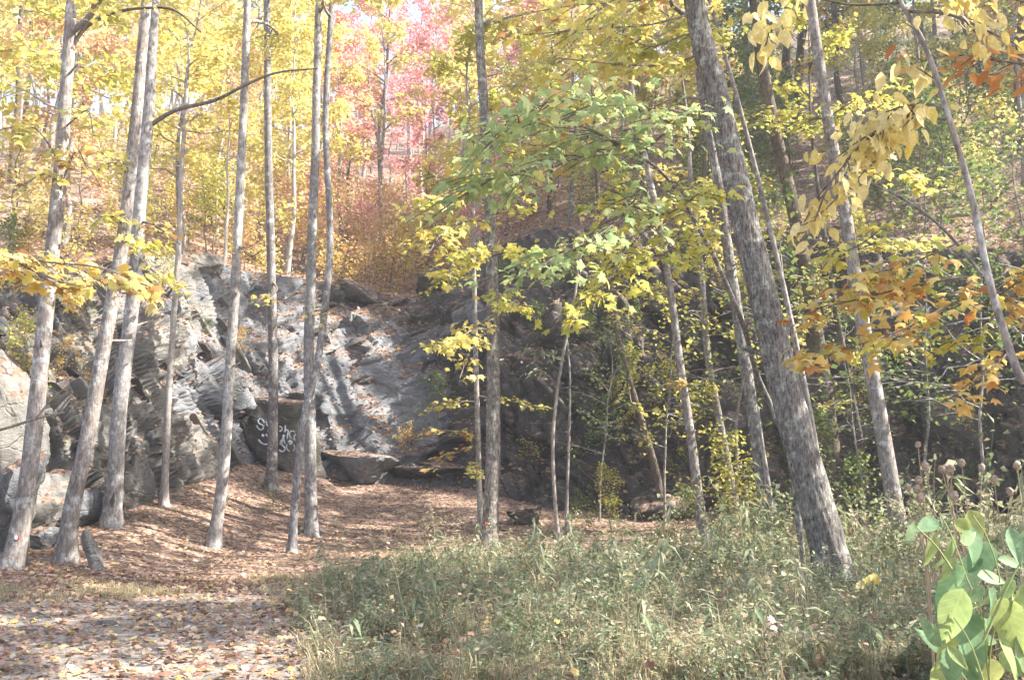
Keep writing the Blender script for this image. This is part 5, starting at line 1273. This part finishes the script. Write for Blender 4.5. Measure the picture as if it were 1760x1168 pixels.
# ------------------------------------------------------------------ weeds
def weed_template(seed, kind):
    r = np.random.default_rng(seed); g = Geo(); H = 1.0
    if kind == 'stem':
        P = np.array([(0, 0, 0), (r.normal() * .06, r.normal() * .06, .5), (r.normal() * .16, r.normal() * .16, 1.0)]); P = catmull(P, 6)
        V, Q = tube(P, np.linspace(.007, .003, 6), 3); g.add(V, Q)
        n = 22; t = r.uniform(.12, 1, n); C = np.stack([np.interp(t, np.linspace(0, 1, 6), P[:, i]) for i in range(3)], -1)
        V, T = leaves(C, r.uniform(.10, .24, n), LEAFT['lance'], r, pitch=(-.7, .5), roll=.4); g.add(V, None, T)
    elif kind == 'frond':
        P = catmull(np.array([(0, 0, 0), (r.normal() * .08, r.normal() * .08, .55), (r.normal() * .22, r.normal() * .22, 1.0)]), 6)
        V, Q = tube(P, np.linspace(.008, .003, 6), 3); g.add(V, Q)
        n = 16; t = r.uniform(.3, 1, n) ** .7; C = np.stack([np.interp(t, np.linspace(0, 1, 6), P[:, i]) for i in range(3)], -1)
        V, T = leaves(C, r.uniform(.16, .34, n), LEAFT['lance'], r, pitch=(-.9, .25), roll=.35); g.add(V, None, T)
    elif kind == 'bushy':
        for _ in range(4):
            a = r.uniform(0, 6.28); e = np.array([math.cos(a) * .35, math.sin(a) * .35, r.uniform(.6, 1.0)])
            P = catmull(np.array([(0, 0, 0), e * .5 + np.array([0, 0, .1]), e]), 5); V, Q = tube(P, np.linspace(.006, .002, 5), 3); g.add(V, Q)
            n = 16; t = r.uniform(.2, 1, n); C = np.stack([np.interp(t, np.linspace(0, 1, 5), P[:, i]) for i in range(3)], -1) + r.normal(size=(n, 3)) * .06
            V, T = leaves(C, r.uniform(.06, .13, n), LEAFT['diamond'], r, pitch=(-.6, .5), roll=.6); g.add(V, None, T)
    else:   # tuft of blades
        for _ in range(12):
            a = r.uniform(0, 6.28); ln = r.uniform(.5, 1.0); o = r.uniform(.15, .6)
            b = np.array([r.normal() * .05, r.normal() * .05, 0]); d = np.array([math.cos(a), math.sin(a), 0]); s = np.array([-d[1], d[0], 0]) * .011
            m1 = b + d * o * .35 * ln + np.array([0, 0, .65 * ln]); e = b + d * o * ln + np.array([0, 0, r.uniform(.55, .95) * ln])
            g.add(np.array([b - s, b + s, m1 + s * .8, m1 - s * .8, e]), [(0, 1, 2, 3)], [(3, 2, 4)])
    return g.get()
def weed_field(name, mat, kinds, xy, hts, seed):
    r = np.random.default_rng(seed); TP = [weed_template(500 + seed * 20 + k, kinds[k % len(kinds)]) for k in range(7)]
    which = r.integers(0, len(TP), len(xy)); VV = []; QQ = []; TT = []; n0 = 0
    z = gh(xy[:, 0], xy[:, 1])
    for k, (V, gr) in enumerate(TP):
        s = np.where(which == k)[0]
        if not len(s): continue
        a = r.uniform(0, 6.28, len(s)); c, sn = np.cos(a), np.sin(a); h = hts[s]; wd = h ** .6 * .8
        lx = r.normal(size=len(s)) * .15; ly = r.normal(size=len(s)) * .15
        X = (V[None, :, 0] * c[:, None] - V[None, :, 1] * sn[:, None]) * wd[:, None] + V[None, :, 2] * (lx * h)[:, None]
        Y = (V[None, :, 0] * sn[:, None] + V[None, :, 1] * c[:, None]) * wd[:, None] + V[None, :, 2] * (ly * h)[:, None]
        Z = V[None, :, 2] * h[:, None] - .03
        W = np.stack([X + xy[s, 0:1], Y + xy[s, 1:2], Z + z[s][:, None]], -1)
        off = n0 + np.arange(len(s)) * len(V)
        for f in gr:
            I = off[:, None, None] + f[None]
            (QQ if f.shape[1] == 4 else TT).append(I.reshape(-1, f.shape[1]))
        VV.append(W.reshape(-1, 3)); n0 += W.shape[0] * W.shape[1]
    grp = ([np.concatenate(QQ)] if QQ else []) + ([np.concatenate(TT)] if TT else [])
    link(name, mesh_np(name, np.concatenate(VV), grp, M[mat]), kind='stuff')
def weed_left(y): return np.interp(y, [5, 8.3, 10, 12.5, 14.5, 16, 18, 20, 22.5, 24], [-1.0, -1.4, -1.9, -2.75, -3.0, -3.1, -2.6, -2.2, -1.0, .3])
def weed_xy(n, seed, ymin, ymax, pad=0.0, clump=.25):
    r = np.random.default_rng(seed); y = r.uniform(ymin, ymax, n * 4); x = r.uniform(-4, 13, n * 4)
    px = CX + F * x / y; nz = fbm(np.stack([x * .7, y * .7, 0 * x + seed], -1), 3)
    ok = (px < 1950) & (x > weed_left(y) + pad + .6 * nz) & (nz > -clump * 1.5)
    ok &= y < np.interp(px, [500, 800, 1000, 1300, 1760], [20, 21, 21.5, 21.5, 19])
    x, y = x[ok][:n], y[ok][:n]; return np.stack([x, y], -1)
def wh(xy, lo, hi, seed):
    r = np.random.default_rng(seed); px = CX + F * xy[:, 0] / xy[:, 1]
    cl = fbm(np.stack([xy[:, 0] * .9, xy[:, 1] * .9, 0 * xy[:, 0] + 3], -1), 3)
    return r.uniform(lo, hi, len(xy)) * np.clip(.92 + 1.9 * cl, .35, 2.0) * np.interp(px, [500, 650, 1000, 1400, 1560, 1650, 1760], [.55, .66, .78, .76, .78, .95, 1.15]) * np.interp(xy[:, 1], [6, 9, 12], [.8, .9, 1])
xy = weed_xy(3700, 41, 6.8, 23.5); weed_field('weeds', 'weed', ['stem', 'bushy', 'stem'], xy, wh(xy, .25, .75, 1), 1)
xy = weed_xy(1700, 42, 6.6, 22); weed_field('low_weeds', 'weedb', ['bushy'], xy, wh(xy, .15, .45, 2), 2)
xy = weed_xy(3000, 43, 6.3, 20, -.3); weed_field('dry_grass', 'straw', ['blade', 'blade', 'stem'], xy, wh(xy, .25, .65, 3), 3)
xy = weed_xy(2600, 44, 6.2, 10, -.2); weed_field('straw_grass', 'straw', ['blade', 'stem', 'blade'], xy, wh(xy, .2, .5, 4), 4)
xy = weed_xy(330, 45, 6.6, 21.5); weed_field('long_leaved_weeds', 'weed', ['frond'], xy, wh(xy, .4, .95, 6), 6)
xy = weed_xy(420, 46, 16.2, 21.5); xy = xy[(CX + F * xy[:, 0] / xy[:, 1]) > 1100]; weed_field('tall_weeds', 'weedb', ['bushy', 'frond', 'stem'], xy, wh(xy, .9, 1.5, 7), 7)
xy = weed_xy(900, 47, 6.5, 21); r = np.random.default_rng(9); C = np.c_[xy, gh(xy[:, 0], xy[:, 1]) + r.uniform(.05, .45, len(xy))]
V, T = leaves(C, r.uniform(.045, .085, len(C)), LEAFT['lobed'], r, pitch=(-.8, .6), roll=.6)
link('caught_leaves', mesh_np('caught_leaves', V, T, M['litter']), kind='stuff')
xy = weed_xy(260, 48, 7.5, 21.5); r = np.random.default_rng(31); g = Geo()
for x, y in xy:
    z = g1(x, y); h = r.uniform(.4, 1.05) * (1 + .4 * (x > 4)); l = r.normal(size=2) * .18 * h; V, Q = tube(catmull(np.array([(x, y, z), (x + l[0] * .3, y + l[1] * .3, z + h * .6), (x + l[0], y + l[1], z + h)]), 5), np.linspace(.005, .0025, 5), 3); g.add(V, Q)
    n = r.integers(4, 12); C = np.array([x + l[0], y + l[1], z + h]) + r.normal(size=(n, 3)) * np.array([.03, .03, .06]); V, T = leaves(C, r.uniform(.03, .07, n), LEAFT['diamond'], r, pitch=(-.5, 1.0), roll=1); g.add(V, None, T)
V, gr = g.get(); link('dead_weed_stems', mesh_np('dead_weed_stems', V, gr, M['straw']), kind='stuff')
# dry verge between road and litter at left
r = np.random.default_rng(3); x = r.uniform(-9, -2, 2600); y = road_far(x) + r.normal(size=2600) * .55 + .35; nz = fbm(np.stack([x * .8, y * .8, 0 * x], -1), 2)
ok = nz > -.02; weed_field('grass_verge', 'straw', ['blade'], np.stack([x, y], -1)[ok], r.uniform(.06, .24, ok.sum()), 5)

# single plants that stand out of the weeds
def stalk(P, r, seg=6): return tube(catmull(np.array(P), 14), r, seg)
def plant(label, px, py, top_py, key, n, size, seed, name='weed_plant', cat='plant', tilt=0.0, stem_r=.006, mat='stem', pitch=(-.8, .2), t0=.35, group='single plants standing in the weeds', pairs=True):
    r = np.random.default_rng(seed); b = ground_at(px, py) if py else None
    h = at(px, top_py, b.y).z - b.z
    t = thing(name, label, cat, b, group); top = b + Vector((tilt * h, 0, h))
    P = catmull(np.array([b, b.lerp(top, .5) + Vector((tilt * h * -.2, 0, 0)), top]), 14)
    V, Q = tube(P, np.linspace(stem_r, stem_r * .5, 14), 6); st = part('stem', V, Q, M[mat], t, smooth_sh=True)
    for k in range(n):
        a = t0 + (1 - t0) * (k + .5) / n; put_leaf(t, key, P[int(a * 13)], size * r.uniform(.7, 1.1) * (1.1 - .3 * a), r, pitch, .3, k * 2.4 + r.normal() * .3)
    return t
plant('milkweed-like plant with a few pale oval leaves in the front weeds, middle', 878, 1115, 1048, 'broad', 9, .135, 1, pitch=(-.4, .3))
plant('small oval-leaved plant in the front weeds right of the milkweed-like plant', 925, 1112, 1058, 'broad', 4, .13, 2, pitch=(-.5, .2))
plant('drooping long-leaved plant in the front weeds below the biggest trunk', 1500, 1130, 1070, 'lancegreen', 12, .24, 3, pitch=(-1.1, -.2), t0=.6)
plant('long-leaved green plant right of the middle trunk at the back of the weeds', 1110, 985, 925, 'lancegreen', 14, .30, 4, pitch=(-.9, .0), t0=.6)
plant('long-leaved green plant right of the other long-leaved plant at the back of the weeds', 1165, 990, 930, 'lancegreen', 12, .30, 5, pitch=(-.9, .0), t0=.6)
plant('grey-leaved plant at the left edge of the weeds near the road', 640, 1090, 1035, 'lancegreen', 10, .2, 6, pitch=(-.5, .3))
plant('low oval-leaved plant at the bottom edge right of middle', 1385, 1160, 1112, 'broad', 9, .11, 7, pitch=(-.5, .3))
plant('drooping dry plant in the front weeds left of the biggest trunk foot', 1305, 1125, 1068, 'lancegreen', 9, .2, 8, pitch=(-1.2, -.3), t0=.6)
# fern-like yellow-green plant right of the biggest trunk
for k, (px, py, s) in enumerate([(1500, 1010, .9), (1530, 985, 1.0)]):
    b = ground_at(px, py + 60); t = thing('compound_leaf_plant', ['yellow-green compound leaf just right of the biggest trunk foot', 'green compound leaf further right of the biggest trunk foot'][k], 'plant', b, 'single plants standing in the weeds')
    e = at(px - 25, py - 10, b.y - .2); m_ = at(px + 5, py - 25, b.y - .1); P = catmull(np.array([b, b.lerp(m_, .6), m_, e]), 20)
    V, Q = tube(P, np.linspace(.006, .002, 20), 5); part('stem', V, Q, M['stem'], t)
    r = np.random.default_rng(k)
    for j in range(9, 20):
        for sd in (-1, 1): put_leaf(t, 'lancegreen' if k else 'mapleyellow' if False else 'beech', P[j], .11 * s, r, (-.8, -.3), .2, math.pi * (.5 + .5 * sd) + 1.2)
# dry stalks with round seed heads at the right
heads = [(1578, 768, 7.2), (1592, 808, 7.1), (1580, 830, 7.0), (1562, 843, 6.9), (1577, 846, 7.15), (1582, 862, 7.0), (1620, 812, 7.3), (1626, 812, 7.5), (1634, 813, 7.2), (1653, 801, 7.1), (1687, 809, 7.4), (1709, 830, 7.0), (1749, 806, 7.3), (1641, 858, 6.9), (1736, 850, 7.2)]
HLAB = ['tallest thin dry stalk at the left of the seed-head clump', 'dry stalk with a round head just right of the tallest thin stalk', 'short side stalk with a drooping head below the tallest thin stalk', 'leftmost low round seed head of the dry clump', 'low round seed head second from the left in the dry clump', 'low greenish seed head third from the left in the dry clump', 'left one of a close pair of round heads in the middle of the dry clump', 'right one of a close pair of round heads in the middle of the dry clump', 'round seed head on a straight stalk just right of the close pair', 'highest egg-shaped seed head on a bowed stalk in the dry clump', 'round seed head on a stalk slanting right, right of the highest head', 'small brown seed head lower right of the slanting stalk', 'grey seed head at the far right edge', 'pale oval seed head low in the middle of the dry clump', 'small seed head low at the far right']
for k, (px, py, Y) in enumerate(heads):
    top = at(px, py, Y); bx = at(px + [10, 35, 40, 28, 15, 10, 60, 30, 18, 34, -30, 16, 6, 5, 4][k], 900, Y); b = Vector((bx.x, Y, g1(bx.x, Y)))
    r = np.random.default_rng(k); t = thing('seed_head_stalk', HLAB[k], 'dried plant', b, 'dry seed-head stalks at the right')
    mid = b.lerp(top, .6) + Vector((r.normal() * .02 + .02, 0, 0)); P = catmull(np.array([b - Vector((0, 0, .05)), mid, top]), 16)
    V, Q = tube(P, np.linspace(.006, .0035, 16), 6); part('stalk', V, Q, M['dead'], t, smooth_sh=True)
    hs = .018 if k == 0 else r.uniform(.021, .027)
    a = np.linspace(0, np.pi, 9); prof = np.sin(a) * hs * (1 - .15 * np.cos(a)); zz = -np.cos(a) * hs * 1.35
    d = (P[-1] - P[-3]); d /= np.linalg.norm(d); HP = P[-1] + d[None] * (zz[:, None] + hs)
    V, Q = tube(HP, np.maximum(prof, .001), 14); V += (V - HP.repeat(14, 0)) * (.25 * r.normal(size=(len(V), 1))); part('seed_head', V, Q, M['seed'], t)
    if k in (0, 1, 4, 9, 13):
        C = P[r.integers(4, 13, 14)] + r.normal(size=(14, 3)) * .015; V, T = leaves(C, r.uniform(.04, .09, 14), LEAFT['lance'], r, pitch=(-1.3, -.3), roll=1); part('withered_leaves', V, T, M['dead'], t, kind='stuff')
# tall pale stalks
for k, (px, py, tp, lb) in enumerate([(642, 985, 895, 'pale leafy stalk standing at the left edge of the weeds'), (748, 960, 872, 'bent dry straw stalk left of the middle tree foot'), (968, 1000, 885, 'rusty dry stalk at the foot of the thin saplings'), (1070, 960, 885, 'stalk with a pale tuft at the back of the weeds')]):
    b = ground_at(px, py); top = at(px - 8, tp, b.y); t = thing('dry_stalk', lb, 'dried plant', b, 'single plants standing in the weeds'); P = catmull(np.array([b, b.lerp(top, .5) + Vector((.04, 0, 0)), top]), 12)
    V, Q = tube(P, np.linspace(.009, .004, 12), 5); part('stalk', V, Q, M['dead'], t); r = np.random.default_rng(k + 60)
    C = P[r.integers(5, 12, 26)] + r.normal(size=(26, 3)) * .04; V, T = leaves(C, r.uniform(.06, .13, 26), LEAFT['lance'], r, pitch=(-.8, .8), roll=1); part('withered_leaves', V, T, M['straw'], t, kind='stuff')
# pinkish withered flower cluster
b = ground_at(1335, 1120); t = thing('flower_cluster', 'pale pink withered cluster in the front weeds below the biggest trunk', 'plant', b, 'single plants standing in the weeds')
V, Q = tube(np.array([b, b + Vector((0, 0, .2)), at(1335, 1088, b.y)]), np.array([.006, .005, .004]), 5); part('stem', V, Q, M['stem'], t)
r = np.random.default_rng(4); C = np.array(at(1335, 1090, b.y)) + r.normal(size=(40, 3)) * np.array([.10, .08, .06]); V, T = leaves(C, r.uniform(.07, .12, 40), LEAFT['lobed'], r, pitch=(-.6, .8), roll=.8); part('bloom', V, T, M['pinkfl'], t, kind='stuff')

# broad-leaved plant in the lower right corner, close to the camera
bx = at(1690, 1000, 3.0); b = Vector((bx.x + .05, 3.0, 0.0))
bp = thing('broad_leaved_plant', 'tall plant with big heart-shaped green leaves in the lower right corner', 'plant', b)
STEMS = [[(1700, 1168, 3.0), (1690, 1060, 3.0), (1660, 990, 3.0), (1640, 930, 3.0), (1615, 880, 3.0)], [(1700, 1168, 3.05), (1720, 1020, 3.05), (1700, 930, 3.05), (1672, 885, 3.05)], [(1690, 1100, 2.95), (1730, 1010, 2.95), (1760, 960, 2.95), (1800, 930, 2.95)], [(1650, 1000, 3.0), (1610, 940, 2.95), (1575, 905, 2.95)], [(1690, 1168, 2.9), (1665, 1100, 2.85), (1640, 1060, 2.85)]]
for k, pts in enumerate(STEMS):
    W = [np.array(at(*p)) for p in pts]
    if pts[0][1] == 1168: W = [np.array((b.x + .02 * k, b.y, -.02)), np.array((b.x + .01 * k, b.y, .6))] + W
    P = catmull(np.array(W), 24); V, Q = tube(P, np.linspace(.0045, .0018, 24), 7); part('stem', V, Q, M['stem'], bp, smooth_sh=True)
r = np.random.default_rng(12)
# leaf base position, yaw in the picture plane (0 = right, 90 = up), length px, droop away
BL = [(1612, 893, 200, 55, 0), (1640, 893, 330, 60, 0), (1665, 875, 290, 70, 0), (1572, 898, 240, 48, 0), (1640, 918, 250, 90, 0), (1605, 918, 265, 78, 0), (1672, 905, 265, 92, 0), (1735, 905, 275, 95, 0), (1770, 905, 250, 80, 0), (1700, 930, 245, 115, 0),
      (1640, 965, 285, 80, 0), (1735, 990, 270, 95, 0), (1690, 1005, 230, 50, 0), (1680, 990, 200, 60, 0), (1650, 985, 245, 130, 0), (1655, 1010, 250, 150, 0), (1660, 1040, 270, 190, 0), (1645, 1050, 255, 150, 0), (1720, 1025, 290, 150, 0), (1700, 1010, 300, 130, 0),
      (1670, 1075, 285, 130, 0), (1715, 1085, 285, 110, 0), (1735, 1050, 310, 110, 0), (1640, 1110, 262, 100, 0), (1670, 1130, 275, 110, 0), (1625, 1140, 250, 80, 0), (1700, 1130, 290, 110, 0), (1760, 1000, 265, 110, 0), (1755, 1080, 280, 120, 0), (1650, 930, 20, 50, 0), (1715, 960, 350, 60, 0), (1690, 960, 200, 70, 0)]
BL += [(r.uniform(1610, 1770), r.uniform(930, 1130), r.choice([r.uniform(215, 325), r.uniform(240, 300), r.uniform(-30, 210)]), r.uniform(48, 95), 0) for _ in range(14)]
for k, (px, py, ang, ln, _) in enumerate(BL):
    Y = 3.0 + r.uniform(-.1, .25); p = np.array(at(px, py, Y)); s = ln * (.92 if ln < 75 else .74) / F * Y
    a = R(ang); lean = r.uniform(-.45, .45)
    fx = np.array([math.cos(a), lean, math.sin(a)]); fx /= np.linalg.norm(fx)
    nrm = np.array([r.normal() * .7, -1.0, .35 + r.normal() * .5]); nrm -= fx * (nrm @ fx); nrm /= np.linalg.norm(nrm); sd = np.cross(nrm, fx)
    me = LM['broad'][r.integers(len(LM['broad']))]
    o = bpy.data.objects.new('leaf', me); COL.objects.link(o); o.parent = bp
    m = Matrix(np.stack([fx, sd, nrm], -1).tolist()).to_4x4()
    o.matrix_basis = Matrix.Translation(Vector(p) - WLOC[bp.name]) @ m @ Matrix.Diagonal((s, s, s, 1))

# fallen bare branches at the left rocks
for k, (pts, Y, w, lb) in enumerate([([(-60, 745), (0, 738), (60, 720), (110, 708)], 14, (7, 3), 'bare dead branch poking in from the left edge'), ([(60, 722), (85, 690), (120, 660)], 14, (4, 2), None), ([(88, 430), (140, 470), (180, 512)], 22.5, (5, 3), 'dark fallen stick lying on the rim at left')]):
    if lb: lastb = thing('fallen_branch', lb, 'branch', at(pts[0][0], pts[0][1], Y), 'bare sticks at the left rocks')
    px_limb(lastb, pts, Y, w, 'twig', 'stick')

# ------------------------------------------------------------------ thin scattering air added to imitate the veil of lens flare
bm = bmesh.new(); bmesh.ops.create_cube(bm, size=1.0)
hm = bpy.data.meshes.new('haze'); bm.to_mesh(hm); bm.free()
hz_, nt, nd, lk = new_mat('haze_air')
pv = nd.new('ShaderNodeVolumePrincipled'); pv.inputs['Density'].default_value = FLARE_HAZE; pv.inputs['Color'].default_value = (.95, .96, 1, 1); pv.inputs['Anisotropy'].default_value = .2
lk.new(pv.outputs[0], nd.new('ShaderNodeOutputMaterial').inputs['Volume'])
hm.materials.append(hz_)
ho = link('haze', hm, kind='stuff'); ho.scale = (900, 900, 92); ho.location = (0, 100, 44)
